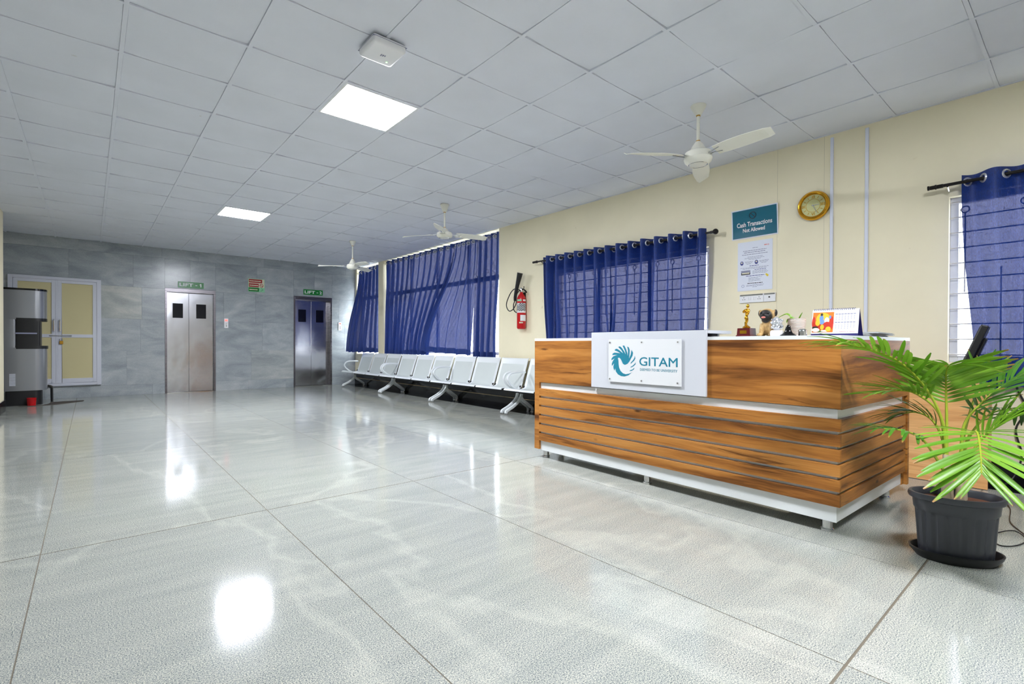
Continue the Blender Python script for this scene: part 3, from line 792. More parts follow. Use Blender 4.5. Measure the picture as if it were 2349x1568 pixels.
m.torus((xc, -.215, .222), .032, .003, (1, 0, sl), 24, 6); m.cyl((xc - sl * .022, -.193, .244), (xc + sl * .022, -.237, .200), .003, 6); m.build('no_cash_symbol', M['dark_print'], t)

t = thing('paper_notice', 'white printed paper notice taped below the teal sign', 'notice', (WALL, 2.385, 1.548))
W_, H_ = .342, .495
MB().box(-.003, -.0015, -W_, 0, 0, H_).build('paper_sheet', M['white_paper'], t)
def line(y, z, wd, ht, mm, seed=0):
    """a row of word-like marks: the print is too small to read in the photograph"""
    m = MB(); r = random.Random(seed); u = y
    while u < y + wd - .004:
        q = min(r.uniform(.012, .03), y + wd - u); m.box(-.0036, -.0028, -(u + q), -u, z, z + ht); u += q + .004
    m.build('printed_line', M[mm], t)
for k, (u, z, wd, ht, mm) in enumerate([(.15, .425, .05, .005, 'grey_print'), (.055, .400, .23, .006, 'grey_print'), (.065, .382, .21, .007, 'grey_print'), (.045, .362, .25, .006, 'grey_print'), (.10, .338, .15, .004, 'grey_print'), (.07, .325, .20, .004, 'grey_print'), (.11, .313, .12, .004, 'grey_print'),
        (.075, .290, .08, .004, 'grey_print'), (.08, .279, .07, .004, 'grey_print'), (.09, .268, .05, .004, 'grey_print'), (.215, .290, .095, .004, 'grey_print'), (.22, .279, .08, .004, 'grey_print'), (.235, .268, .05, .004, 'grey_print'),
        (.12, .246, .09, .006, 'blue_print'), (.03, .230, .28, .004, 'grey_print'), (.05, .219, .24, .004, 'grey_print'), (.17, .205, .11, .005, 'blue_print'), (.15, .192, .14, .004, 'grey_print'), (.15, .181, .15, .004, 'grey_print'), (.15, .170, .14, .004, 'grey_print'),
        (.085, .146, .18, .006, 'blue_print'), (.11, .130, .13, .003, 'grey_print'), (.11, .121, .10, .003, 'grey_print'), (.11, .112, .12, .003, 'grey_print'), (.11, .103, .11, .003, 'grey_print'), (.11, .094, .12, .003, 'grey_print'), (.10, .070, .15, .007, 'dark_print'), (.09, .054, .17, .004, 'grey_print'), (.09, .044, .16, .004, 'grey_print'), (.15, .034, .05, .004, 'grey_print')]): line(u, z, wd, ht, mm, k)
MB().box(-.0026, -.0022, -.315, -.025, .085, .160).build('tinted_field', M['cream_print'], t)
for u in (.043, .188):
    m = MB(); m.lathe([(0, 0), (.017, 0), (.017, .001), (0, .001)], n=18); m.v = [(-.0028 - z, -u - x, .282 + y * 1.25) for x, y, z in m.v]; o = m.build('round_photo', M['blue_print'], t)
    m = MB(); m.lathe([(0, 0), (.008, 0), (.008, .001), (0, .001)], n=14); m.v = [(-.0038 - z, -u - x, .287 + y) for x, y, z in m.v]; m.build('photo_detail', M['cream_print'], o)
p = MB().box(-.0036, -.0026, -.128, -.036, .162, .206).build('group_photo', M['dark_print'], t)
MB().box(-.0041, -.0034, -.127, -.037, .184, .205).build('photo_detail', M['grey_print'], p); MB().box(-.0043, -.0034, -.12, -.045, .172, .184).build('photo_detail', M['cream_print'], p)
m = MB(); m.ell((-.0032, -.295, .140), (.0012, .010, .012), 12, 8); m.ell((-.0032, -.284, .150), (.0012, .008, .009), 12, 8); m.build('yellow_mark', mat('yellow_print', (226, 200, 40), .5), t)
m = MB(); m.torus((-.0032, -.30, .442), .006, .002, (1, 0, 0), 12, 4); m.box(-.0036, -.0028, -.288, -.262, .438, .448); m.build('header_mark', mat('pink_print', (224, 140, 140), .5), t)
MB().torus((-.0032, -.055, .050), .013, .0012, (1, 0, 0), 16, 4).build('seal_mark', M['blue_print'], t)

# ------------------------------------------------------------------ socket boards
t = thing('switchboard', 'long white switch and socket plate on the wall behind the trophy', 'switchboard', (WALL, 2.359, 1.425), group='wall sockets')
MB().box(-.014, -.001, -.237, 0, 0, .086).build('face_plate', M['white'], t, bevel=.004)
MB().box(-.016, -.013, -.230, -.007, .070, .084).build('top_band', M['chrome'], t)
for u in (.075, .098, .128, .148): MB().box(-.019, -.013, -u - .017, -u, .026, .058).build('rocker_switch', M['white'], t, bevel=.002)
for u in (.045, .195):
    s_ = MB().box(-.0155, -.013, -u - .019, -u + .019, .022, .062).build('socket', M['white'], t)
    for du, dz in ((0, .054), (-.010, .034), (.010, .034)): MB().cyl((-.0150, -u + du, dz), (-.0162, -u + du, dz), .004, 8).build('socket_hole', M['black'], s_)
t = thing('television_socket', 'small square white aerial socket plate at the right end of the switch plate', 'switchboard', (WALL, 2.120, 1.425), group='wall sockets')
MB().box(-.014, -.001, -.110, 0, 0, .086).build('face_plate', M['white'], t, bevel=.004)
MB().cyl((-.013, -.053, .046), (-.0165, -.053, .046), .008, 12).build('aerial_hole', M['black'], t)
MB().box(-.016, -.013, -.104, -.006, .070, .084).build('top_band', M['chrome'], t)

# ------------------------------------------------------------------ fire extinguisher
EX, EY = WALL - .075, 5.66
t = thing('fire_extinguisher', 'red fire extinguisher with black hose and horn hung on the cream wall', 'extinguisher', (EX, EY, 1.235))
MB().lathe([(0, 0), (.055, 0), (.066, .012), (.068, .03), (.068, .44), (.064, .475), (.045, .515), (.024, .54), (.022, .56), (0, .56)], n=28).build('cylinder', M['red'], t, smooth=True)
def band(z0, z1, a0, a1, mm, r=.0688, nm='sticker'):
    vs = []; fs = []; n = 12
    for i in range(n + 1):
        a = R(a0 + (a1 - a0) * i / n)
        for z in (z0, z1): vs.append((r * math.cos(a), r * math.sin(a), z))
    for i in range(n): fs.append((2 * i, 2 * i + 2, 2 * i + 3, 2 * i + 1))
    return MB().add(vs, fs).build(nm, M[mm], t)
band(.245, .39, 100, 300, 'white'); band(.12, .21, 215, 300, 'white'); band(.085, .105, 200, 250, 'cream_print', .0686); band(.42, .445, 165, 230, 'green_light', .0686); band(.42, .445, 250, 300, 'white', .0686)
r = random.Random(2); m = MB()
for k in range(16):
    a = R(140 + 10 * k); z = .262 + r.uniform(0, .02); 
    for q in range(4):
        h_ = r.uniform(.012, .03); wv = .0046
        ca, sa = math.cos(a), math.sin(a)
        m.add([(.0692 * math.cos(a - wv / .068), .0692 * math.sin(a - wv / .068), z), (.0692 * math.cos(a + wv / .068), .0692 * math.sin(a + wv / .068), z), (.0692 * math.cos(a + wv / .068), .0692 * math.sin(a + wv / .068), z + h_), (.0692 * math.cos(a - wv / .068), .0692 * math.sin(a - wv / .068), z + h_)], [(0, 1, 2, 3)]); z += h_ + .006
m.build('printed_instructions', M['dark_print'], t)
MB().lathe([(0, .555), (.020, .555), (.022, .60), (.017, .625), (0, .625)], n=16).build('valve', M['chrome'], t, smooth=True)
m = MB(); m.tube([(0, .0, .60), (-.005, -.05, .602), (-.012, -.10, .575), (-.018, -.135, .545)], .011, 8); m.tube([(0, -.055, .605), (0, -.057, .645)], .007, 6); m.build('lever', M['blackrod'], t, smooth=True)
m = MB().tube([(-.02, .045, .60), (-.035, .075, .70), (-.045, .005, .78), (-.05, -.02, .87)], [.020, .026, .030, .036], 14); m.v = list(m.v)
m = MB().tube([(-.045, .105, .43), (-.045, .095, .48), (-.045, .075, .56), (-.045, .045, .66), (-.045, .0, .79), (-.045, -.018, .845)], [.016, .024, .027, .030, .040, .045], 14); m.build('discharge_horn', M['black'], t, smooth=True)
hp = catmull([(0, .012, .585), (-.02, .05, .605), (-.035, .13, .60), (-.04, .25, .50), (-.045, .285, .40), (-.045, .23, .30), (-.045, .14, .30), (-.045, .06, .38), (-.055, .02, .48), (-.05, .012, .56)], 6)
hp = catmull([(-.015, .02, .59), (-.045, .10, .615), (-.045, .20, .56), (-.045, .285, .44), (-.045, .30, .36), (-.045, .24, .285), (-.045, .15, .30), (-.055, .065, .38), (-.085, .02, .46), (-.085, .005, .53), (-.03, .008, .585)], 6)
MB().tube(hp, .0075, 8).build('hose', M['black'], t, smooth=True)
MB().tube(catmull([(-.045, .105, .43), (-.05, .125, .37), (-.055, .11, .29), (-.05, .07, .255), (-.03, .055, .25)], 6), .0075, 8).build('hose', M['black'], t, smooth=True)
MB().box(.055, WALL - EX - .001, -.02, .02, .38, .56).build('wall_bracket', M['blackrod'], t)

# ------------------------------------------------------------------ waiting benches
def make_bench(L):
    t = thing('waiting_bench', '', 'bench', group='steel waiting benches under the windows')
    MB().box(-.005, .055, -L / 2 + .03, L / 2 - .03, .285, .330).build('beam', M['black'], t, bevel=.004)
    prof = catmull([(-.30, .352), (-.285, .372), (-.24, .376), (-.10, .356), (.02, .345), (.075, .36), (.105, .41), (.15, .55), (.20, .70), (.225, .775), (.245, .79)], 4)
    sw = L / 3; g = .018
    for k in range(3):
        c = -L / 2 + sw * (k + .5); a, b = c - sw / 2 + g, c + sw / 2 - g
        m = MB(); vs = []; fs = []; n = len(prof)
        for i, p in enumerate(prof):
            p = (p.x, p.y); q = prof[min(i + 1, n - 1)]; q0 = prof[max(i - 1, 0)]; tx, tz = q.x - q0.x, q.y - q0.y; ll = math.hypot(tx, tz); nx, nz = tz / ll, -tx / ll
            for (yy, lift) in ((a, .0), (a + .012, .006), (a + .03, 0), (b - .03, 0), (b - .012, .006), (b, .0)):
                vs.append((p[0] - nx * lift, yy, p[1] - nz * lift))
            for (yy) in (a, a + .012, a + .03, b - .03, b - .012, b):
                vs.append((p[0] + nx * .006, yy, p[1] + nz * .006))
        for i in range(n - 1):
            o, p = i * 12, i * 12 + 12
            for j in range(5): fs += [(o + j, p + j, p + j + 1, o + j + 1), (o + 6 + j, o + 7 + j, p + 7 + j, p + 6 + j)]
            fs += [(o, o + 6, p + 6, p), (o + 5, p + 5, p + 11, o + 11)]
        fs += [tuple(range(6)) + tuple(range(11, 5, -1)), tuple((n - 1) * 12 + j for j in (5, 4, 3, 2, 1, 0, 6, 7, 8, 9, 10, 11))]
        s_ = MB().add(vs, fs).build('seat_shell', M['bench'], t, smooth=True)
        # perforated centre field
        pv = []; pf = []; sub = [p for p in prof if -.235 < p.x < .205]; n2 = len(sub)
        for i, p in enumerate(sub):
            q = sub[min(i + 1, n2 - 1)]; q0 = sub[max(i - 1, 0)]; tx, tz = q.x - q0.x, q.y - q0.y; ll = math.hypot(tx, tz); nx, nz = tz / ll, -tx / ll
            for yy in (a + .055, b - .055): pv.append((p.x - nx * .0015, yy, p.y - nz * .0015))
        for i in range(n2 - 1): pf.append((2 * i, 2 * i + 1, 2 * i + 3, 2 * i + 2))
        MB().add(pv, pf).build('perforated_field', M['bench_perf'], s_, smooth=True)
        MB().box(.07, .10, a + .005, a + .02, .335, .39).build('edge_cap', M['black'], s_); MB().box(.07, .10, b - .02, b - .005, .335, .39).build('edge_cap', M['black'], s_)
    for s in (-1, 1):
        yy = s * (L / 2 - .035)
        f = MB().tube(catmull([(.03, yy, .285), (.015, yy, .225), (-.04, yy, .165), (-.13, yy, .105), (-.225, yy, .062), (-.262, yy, .045), (-.268, yy, .018)], 4), [.026] * 25, 8, flat=.8)
        lg = f.build('leg', M['bench'], t, smooth=True)
        MB().lathe([(0, 0), (.030, 0), (.030, .008), (.014, .018), (0, .018)], c=(-.268, yy, 0), n=14).build('foot_glide', M['chrome'], lg, smooth=True)
        f = MB().tube(catmull([(.02, yy, .235), (.06, yy, .180), (.13, yy, .135), (.20, yy, .085), (.235, yy, .06), (.245, yy, .018)], 4), [.024] * 21, 8, flat=.8)
        lg = f.build('leg', M['bench'], t, smooth=True)
        MB().lathe([(0, 0), (.030, 0), (.030, .008), (.014, .018), (0, .018)], c=(.245, yy, 0), n=14).build('foot_glide', M['chrome'], lg, smooth=True)
        MB().tube(catmull([(.10, yy, .592), (-.02, yy, .598), (-.14, yy, .592), (-.205, yy, .565), (-.235, yy, .51), (-.205, yy, .45), (-.13, yy, .385), (-.06, yy, .345), (.0, yy, .32)], 4), .016, 8, flat=1.2).build('armrest', M['bench'], t, smooth=True)
    return t
BL = 1.975; bx = 4.775
proto = make_bench(BL)
for k, (yc, lb) in enumerate([(5.46 - BL / 2, 'grey steel three-seat waiting bench mostly hidden behind the wooden reception desk'), (5.46 + BL / 2 + .02, 'grey steel three-seat waiting bench, second from the reception desk, below the extinguisher'),
                              (5.46 + BL * 1.5 + .03, 'grey steel three-seat waiting bench, third from the reception desk, below the long window'), (5.46 + BL * 2.5 + .04, 'grey steel three-seat waiting bench, fourth from the reception desk, ending at the lift wall')]):
    o = proto if k == 0 else copy_tree(proto)
    o.location = (bx, yc, 0); o['label'] = lb

# ------------------------------------------------------------------ reception desk (local x: towards the wall, local y: along the front)
desk = thing('reception_desk', 'L-shaped wooden reception desk with white bands and horizontal slats', 'reception desk', (2.95, .847, 0), -R(1.5))
LEN, DEP = 2.379, 1.292
FX = .5      # depth of the counter
Z = [(.548, .613), (.469, .531), (.391, .454), (.312, .374), (.235, .296), (.156, .218)]
body = MB()
body.box(.019, .055, .019, LEN - .0605, .160, .6615); body.box(.055, DEP - .086, .019, .055, .160, .6615); body.box(.024, .055, .024, LEN - .0605, .068, .160); body.box(.055, DEP - .086, .024, .055, .068, .160)
body.build('inner_carcass', M['white_lam'], desk)
MB().box(.021, .0238, .021, LEN - .061, .0682, .1555).build('plinth', M['white_lam'], desk)
MB().box(.0, .022, 0, .745, .667, 1.029).build('upper_panel', M['wood'], desk)
MB().box(.0, .022, 1.700, LEN, .667, 1.029).build('upper_panel', M['wood'], desk)
MB().box(.022, DEP, 0, .022, .662, 1.029).build('upper_panel', M['wood'], desk)
MB().box(.022, .34, LEN - .022, LEN, .667, 1.029).build('upper_panel', M['wood'], desk)
MB().box(.022, .040, .745, 1.700, .667, 1.029).build('backing_board', M['white_lam'], desk)
MB().box(.022, .34, .022, LEN - .022, .667, .685).build('under_board', M['white_lam'], desk)
for a, b in Z:
    MB().box(.0, .018, .0, LEN - .058, a, b).build('slat', M['wood'], desk, bevel=.0008, seg=1)
    MB().box(.018, DEP - .085, .0, .018, a, b).build('slat', M['wood'], desk, bevel=.0008, seg=1)
MB().box(.001, .034, .001 + LEN - .06, LEN, .078, .667).build('end_post', M['wood'], desk)
MB().box(.034, .34, LEN - .022, LEN, .078, .667).build('end_panel', M['wood'], desk)
MB().box(DEP - .085, DEP - .045, .018, .055, .062, .662).build('end_post', M['wood'], desk); MB().box(DEP - .04, DEP, .0, .03, .058, .662).build('end_post', M['wood'], desk)
ct = MB(); ct.box(0, .42, 0, LEN, 1.029, 1.050); ct.box(.42, DEP, 0, .42, 1.029, 1.050)
ct.build('counter_top', M['white_lam'], desk)
pn = MB().box(-.018, -.0005, .736, 1.695, .670, 1.0915).build('white_front_panel', M['lilac_lam'], desk, bevel=.0015, seg=1)
lg = MB(); lg.box(-.0005, .30, .736, 1.695, 1.072, 1.0915); lg.box(.24, .26, .80, 1.64, 1.050, 1.072); lg.build('raised_ledge', M['lilac_lam'], desk)
pl = MB().box(-.030, -.024, .902, 1.513, .722, 1.036).build('sign_plate', M['acrylic'], desk, bevel=.001, seg=1)
for a, b in ((1.4985, 1.0145), (1.2141, 1.0155), (.928, 1.0165), (1.4985, .744), (1.2141, .7447), (.928, .7452)):
    m = MB().cyl((-.018, a, b), (-.0295, a, b), .0035, 10); m.cyl((-.0295, a, b), (-.034, a, b), .0055, 12); m.build('standoff_screw', M['chrome'], pl, smooth=True)
EMB = {'body': [(1.301, .9613), (1.2882, .9407), (1.2925, .9196), (1.307, .8973), (1.3202, .8769), (1.3374, .8595), (1.3598, .8515), (1.3775, .8591), (1.3877, .877), (1.398, .8931), (1.4108, .903), (1.4247, .9006), (1.4184, .8803), (1.4172, .8557), (1.4129, .8313), (1.4, .8073), (1.377, .79), (1.3519, .7843), (1.3221, .7898), (1.2976, .7997), (1.327, .7775), (1.3618, .7676), (1.3921, .7681), (1.4229, .7797), (1.4412, .7994), (1.4491, .8238), (1.4553, .805), (1.4648, .8232), (1.4659, .8376), (1.4587, .8606), (1.4791, .8392), (1.4808, .8558), (1.4714, .8768), (1.4527, .8971), (1.4846, .881), (1.4836, .8951), (1.4679, .9108), (1.4279, .924), (1.4769, .9206), (1.4717, .9327), (1.455, .9392), (1.4239, .9376), (1.4008, .9346), (1.4291, .949), (1.4551, .9557), (1.4473, .964), (1.4344, .9682), (1.4137, .9594), (1.3881, .9421), (1.3749, .9346), (1.3933, .9584), (1.4215, .9819), (1.4062, .986), (1.3883, .9747), (1.3679, .9505), (1.3517, .9265), (1.3604, .9547), (1.3818, .991), (1.3656, .9919), (1.3505, .9669), (1.3393, .9388), (1.3342, .9147), (1.332, .955), (1.3396, .9851), (1.3257, .9791), (1.3172, .9592), (1.319, .9311), (1.3237, .8969), (1.3082, .9273)],
       'a': [(1.2731, .9199), (1.2681, .9002), (1.2787, .884), (1.3087, .86), (1.3078, .8693), (1.286, .8898), (1.2764, .904)],
       'b': [(1.2651, .8745), (1.2664, .8586), (1.2833, .8441), (1.31, .8328), (1.3076, .8393), (1.2882, .8499), (1.2713, .8644)],
       'c': [(1.2759, .8345), (1.2807, .8223), (1.2977, .8117), (1.3183, .8076), (1.3124, .8151), (1.2929, .8207)]}
for k, pts in EMB.items():
    MB().prism(pts, (0, 1, 0), (0, 0, 1), (-1, 0, 0), (-.0302, 0, 0), .0006).build('wing_emblem' if k == 'body' else 'wing_feather', M['teal'], pl)
DU = ((0, -1, 0), (0, 0, 1), (-1, 0, 0))
text('lettering', 'GITAM', M['teal'], pl, (-.0302, 1.234, .850), *DU, .305, .0615, .0006, .010)
text('lettering', 'DEEMED TO BE UNIVERSITY', M['teal'], pl, (-.0302, 1.228, .8155), *DU, .298, .0170, .0006, .0)
for fx, fy in ((.080, .085), (.074, 1.236), (.085, 2.315), (1.02, .065), (.30, 2.34)):
    m = MB().lathe([(0, 0), (.032, 0), (.032, .011), (.026, .017), (.026, .0685), (0, .0685)], c=(fx, fy, 0), n=18); m.build('foot', M['chrome'], desk, smooth=True)
bb = MB(); bb.box(.081, .42, .056, LEN - .0615, .0686, .086); bb.box(.42, DEP - .087, .056, .42, .0686, .086); bb.build('shade_board', M['white_lam'], desk)  # unseen board added to block light and darken the floor under the desk
MB().box(.06, .08, .06, LEN - .0615, .0685, .66).build('back_board', M['white_lam'], desk)

DM = desk.matrix_basis if False else Matrix.Translation((2.95, .847, 0)) @ Matrix.Rotation(-R(1.5), 4, 'Z')
def on_desk(lx_, ly_, z=1.050): return DM @ Vector((lx_, ly_, z))
DR = -R(1.5)
def desk_thing(name, label, cat, lx_, ly_, rz=0, group=None):
    return thing(name, label, cat, on_desk(lx_, ly_), DR + rz, group)

# ---- trophy
t = desk_thing('trophy', 'small golden statuette trophy on a maroon wooden base', 'trophy', .15, .563)
MB().lathe([(0, 0), (.064, 0), (.064, .006), (.058, .010), (.054, .052), (0, .052)], n=4, rot=PI / 4).build('base', M['maroon'], t)
MB().box(-.041, -.038, -.020, .022, .018, .038).build('name_plate', M['gold'], t)
MB().lathe([(0, .052), (.022, .052), (.023, .060), (.012, .068), (.006, .072), (0, .072)], n=18).build('plinth', M['gold'], t, smooth=True)
fig = MB()
fig.tube(catmull([(0, .003, .070), (0, .004, .085), (0, -.002, .10), (0, .002, .118), (0, -.001, .135), (0, -.004, .152), (0, -.002, .165), (0, -.003, .176)], 4), [.0085, .0080, .0075, .0075, .0080, .0085, .0085, .0082, .0085, .0095, .0105, .011, .0105, .0095, .0082, .0075, .0082, .010, .0115, .0125, .0125, .0120, .0125, .0125, .011, .009, .007, .005, .004][:29], 12)
fig.ell((0, -.007, .189), (.0095, .0095, .012), 12, 8)
for s in (-1, 1): fig.tube(catmull([(0, -.003 + s * .010, .170), (-.004, s * .019, .158), (-.010, s * .014, .150), (-.013, s * .002, .158)], 4), .0042, 8)
fig.ell((.002, -.007, .197), (.0075, .0075, .006), 10, 6)
fig.build('statuette', M['gold'], t, smooth=True)

# ---- pug figurine
def remeshed(mb, name, m, parent, vox, smooth_it=6):
    o = mb.build(name + '_tmp', m)
    r_ = o.modifiers.new('r', 'REMESH'); r_.mode = 'VOXEL'; r_.voxel_size = vox
    s_ = o.modifiers.new('s', 'SMOOTH'); s_.iterations = smooth_it; s_.factor = .5
    dg = bpy.context.evaluated_depsgraph_get(); dg.update()
    me = bpy.data.meshes.new_from_object(o.evaluated_get(dg)); bpy.data.objects.remove(o)
    me.name = name
    for p in me.polygons: p.use_smooth = True
    me.materials.clear(); me.materials.append(m)
    return put(name, me, parent)
def pug_mat():
    m = mat('pug_paint', (196, 160, 104), .5); t = NT(m); P = coords(t, False)
    sx = t.n('ShaderNodeSeparateXYZ'); t.l(P, sx.inputs[0])
    n = t.noise(P, 60, 4); c = t.ramp(n, [(.3, lin((168, 130, 78))), (.7, lin((214, 180, 122)))])
    d = t.n('ShaderNodeVectorMath', _operation='DISTANCE'); d.inputs[1].default_value = (-.062, 0, .118); t.l(P, d.inputs[0])
    k = t.ramp(d.outputs['Value'], [(.040, (1, 1, 1)), (.050, (0, 0, 0))])
    ay = t.n('ShaderNodeMath', _operation='ABSOLUTE'); t.l(sx.outputs[1], ay.inputs[0]); e = t.ramp(ay.outputs[0], [(.043, (0, 0, 0)), (.047, (1, 1, 1))])
    zz = t.ramp(sx.outputs[2], [(.10, (0, 0, 0)), (.105, (1, 1, 1))]); ez = t.mix(1.0, e.outputs[0], zz.outputs[0], 'MULTIPLY')
    cc = t.mix(k.outputs[0], c.outputs[0], lin((34, 30, 30))); cc = t.mix(ez, cc, lin((34, 30, 30)))
    t.l(cc, t.b.inputs['Base Color']); return m
t = desk_thing('pug_figurine', 'painted figurine of a sitting pug dog with a black face', 'figurine', .16, .432)
b = MB()
b.ell((.022, 0, .048), (.044, .043, .050), 16, 10); b.ell((-.006, 0, .066), (.034, .036, .050), 16, 10)      # haunch, chest
b.ell((-.020, 0, .100), (.030, .034, .028), 14, 9)                                                            # neck folds
b.ell((-.024, 0, .130), (.038, .044, .037), 16, 10)                                                           # head
b.ell((-.054, 0, .119), (.021, .030, .021), 14, 9); b.ell((-.066, 0, .124), (.012, .020, .012), 12, 8)      # muzzle
for s in (-1, 1):
    b.tube(catmull([(-.022, s * .026, .075), (-.032, s * .028, .045), (-.036, s * .029, .015), (-.036, s * .029, .010)], 3), [.016, .015, .0145, .014, .0135, .013, .013, .013, .013, .013], 10)
    b.ell((-.044, s * .030, .010), (.021, .014, .010), 10, 6); b.ell((.018, s * .042, .028), (.034, .016, .028), 12, 8); b.ell((-.012, s * .052, .010), (.024, .012, .010), 10, 6)
    b.ell((-.016, s * .044, .140), (.014, .012, .022), 10, 7)                                                 # folded ears
b.ell((.060, .008, .06), (.012, .014, .014), 10, 7)
remeshed(b, 'pug_body', pug_mat(), t, .0030, 4)
for s in (-1, 1): MB().ell((-.055, s * .021, .139), (.007, .0075, .0075), 10, 7).build('eye', M['black_gloss'], t, smooth=True)
MB().ell((-.077, 0, .131), (.004, .008, .005), 10, 6).build('nose', M['black_gloss'], t, smooth=True)
MB().ell((-.074, 0, .112), (.006, .013, .006), 10, 6).build('tongue', mat('pink_tongue', (226, 130, 120), .4), t, smooth=True)

# ---- crystal ornament
t = desk_thing('crystal_ornament', 'clear crystal ornament on a small white round base', 'ornament', .09, .356)
MB().lathe([(0, 0), (.034, 0), (.036, .012), (.035, .028), (.028, .034), (0, .034)], n=24).build('round_base', M['white'], t, smooth=True)
b = MB(); r = random.Random(4)
b.ell((0, 0, .065), (.026, .030, .034), 14, 9); b.ell((-.004, .002, .092), (.020, .022, .020), 12, 8)
for k in range(16): a = r.uniform(0, 6.28); z = r.uniform(.045, .10); rr = .026; b.ell((rr * math.cos(a) * .8, rr * math.sin(a), z), (.010, .011, .009), 8, 6)
b.tube(catmull([(-.02, 0, .095), (-.032, .004, .075), (-.026, .012, .055), (-.03, .02, .05)], 4), .007, 8)
remeshed(b, 'crystal_figure', mat('crystal', (225, 228, 232), .05, .75), t, .0028, 2)

# ---- ribbed planter with leaves
t = desk_thing('table_planter', 'ribbed beige planter with a few green leaves behind the crystal ornament', 'planter', .22, .300)
pr = [(0, 0), (.030, 0)]
for k in range(12): z = k * .0085; rr = .031 + .016 * math.sin(min(1, z / .085) * PI / 2); pr += [(rr, z + .001), (rr + .0014, z + .004), (rr, z + .0078)]
pr += [(.049, .104), (.046, .104), (.043, .088), (0, .088)]
MB().lathe(pr, n=32).build('pot', mat('beige_ceramic', (206, 192, 180), .5), t, smooth=True)
MB().lathe([(0, .089), (.043, .089), (.043, .086), (0, .086)], n=20).build('soil', M['soil'], t)
for pts, wd in (([(0, .012, .088), (-.004, .03, .118), (-.008, .055, .132), (-.012, .088, .118), (-.014, .098, .108)], .009), ([(-.01, .0, .088), (-.014, .012, .104), (-.022, .03, .104), (-.026, .04, .090), (-.028, .045, .078)], .013), ([(.0, -.008, .088), (-.002, -.018, .105), (-.004, -.028, .125), (-.004, -.034, .142)], .010)):
    c = catmull(pts, 4); vs = []; fs = []; n = len(c)
    for i, p in enumerate(c):
        u = i / (n - 1); w_ = wd * math.sin(PI * min(1, .08 + u * .95)) ** .8
        vs += [(p.x - w_ * .5, p.y + w_ * .6, p.z), (p.x, p.y, p.z - .0015), (p.x + w_ * .5, p.y - w_ * .2, p.z + w_ * .75)]
    for i in range(n - 1): a = i * 3; fs += [(a, a + 3, a + 4, a + 1), (a + 1, a + 4, a + 5, a + 2)]
    MB().add(vs, fs).build('leaf', M['leaf'], t, smooth=True)

# ---- small dark figurine, steel lid
t = desk_thing('dark_figurine', 'small black bell-shaped meditating figurine on the counter', 'figurine', .075, .288)
MB().lathe([(0, 0), (.042, 0), (.043, .005), (.034, .011), (.024, .018), (.017, .032), (.0155, .042), (.013, .048), (.0125, .054), (.008, .060), (.004, .063), (0, .064)], n=20, sx=.7).build('seated_figure', M['black_gloss'], t, smooth=True)
t = desk_thing('steel_container', 'small domed steel container beside the desk calendar', 'container', .10, .222)
MB().lathe([(0, 0), (.0215, 0), (.0215, .022), (.0225, .023), (.0225, .026), (.0205, .034), (.014, .039), (0, .040)], n=24).build('body', M['chrome'], t, smooth=True)

# ---- desk calendar
t = desk_thing('desk_calendar', 'spiral desk calendar with a colourful picture and two month tables', 'calendar', .26, .1195, R(0))
W_, H_, lean = .235, .150, .030
U = Vector((0, -1, 0)); V = Vector((lean, 0, H_)).normalized(); N = Vector((-H_, 0, lean)).normalized(); O_ = Vector((0, W_ / 2, .006))
def sheet(name, m, parent, a, b, c, d, off, th=.0006):
    return MB().prism([(a, c), (b, c), (b, d), (a, d)], U, V, N, O_ + N * off, th).build(name, m, parent)
card = MB()
card.prism([(0, -.006), (W_, -.006), (W_, .010), (0, .010)], U, V, N, O_ + N * -.001, .002)
pg = sheet('front_page', M['white'], t, 0, W_, .008, .150, .001)
MB().prism([(0, -.004), (W_, -.004), (W_, .009), (0, .009)], U, V, N, O_ + N * -.0005, .001).build('base_strip', M['navy'], t)
bk = MB(); bk.add([(lean, -W_ / 2, .150), (lean, W_ / 2, .150), (.085, W_ / 2, .001), (.085, -W_ / 2, .001), (lean + .001, -W_ / 2, .150), (lean + .001, W_ / 2, .150), (.086, W_ / 2, .001), (.086, -W_ / 2, .001)], [(0, 1, 2, 3), (7, 6, 5, 4), (0, 4, 5, 1), (2, 6, 7, 3), (1, 5, 6, 2), (0, 3, 7, 4)]); bk.build('back_stand', M['navy'], t)
MB().prism([(0, 0), (W_, 0), (W_, .086), (0, .086)], (0, -1, 0), (1, 0, 0), (0, 0, 1), (0, W_ / 2, .0005), .002).build('foot_board', M['navy'], t)
for k in range(22):
    u = .010 + k * .0096
    c = O_ + U * u + V * .146; MB().torus(c + Vector((.002, 0, .003)), .006, .0011, (0, 1, 0), 10, 4).build('spiral_ring', M['blue_print'], t)
pic = sheet('picture_field', mat('picture_orange', (232, 124, 40), .5), pg, .004, .112, .016, .134, .0018)
cm = {'y': mat('picture_yellow', (244, 190, 50), .5), 'r': mat('picture_red', (198, 52, 34), .5), 'b': mat('picture_blue', (110, 150, 206), .5), 'w': mat('picture_white', (238, 232, 220), .5), 'k': mat('picture_dark', (50, 44, 40), .5), 'g': mat('picture_green', (90, 130, 60), .5)}
def blob(mm, u, v, ru, rv, off=.0026, n=14):
    MB().prism([(u + ru * math.cos(2 * PI * i / n), v + rv * math.sin(2 * PI * i / n)) for i in range(n)], U, V, N, O_ + N * off, .0003).build('picture_shape', cm[mm], pic)
blob('r', .010, .075, .009, .035); blob('r', .102, .070, .011, .040); blob('y', .058, .096, .036, .036, .0024); blob('r', .062, .052, .048, .022, .0028); blob('b', .050, .100, .011, .016, .0032); blob('k', .050, .120, .007, .009, .0032); blob('b', .052, .078, .014, .016, .0030)
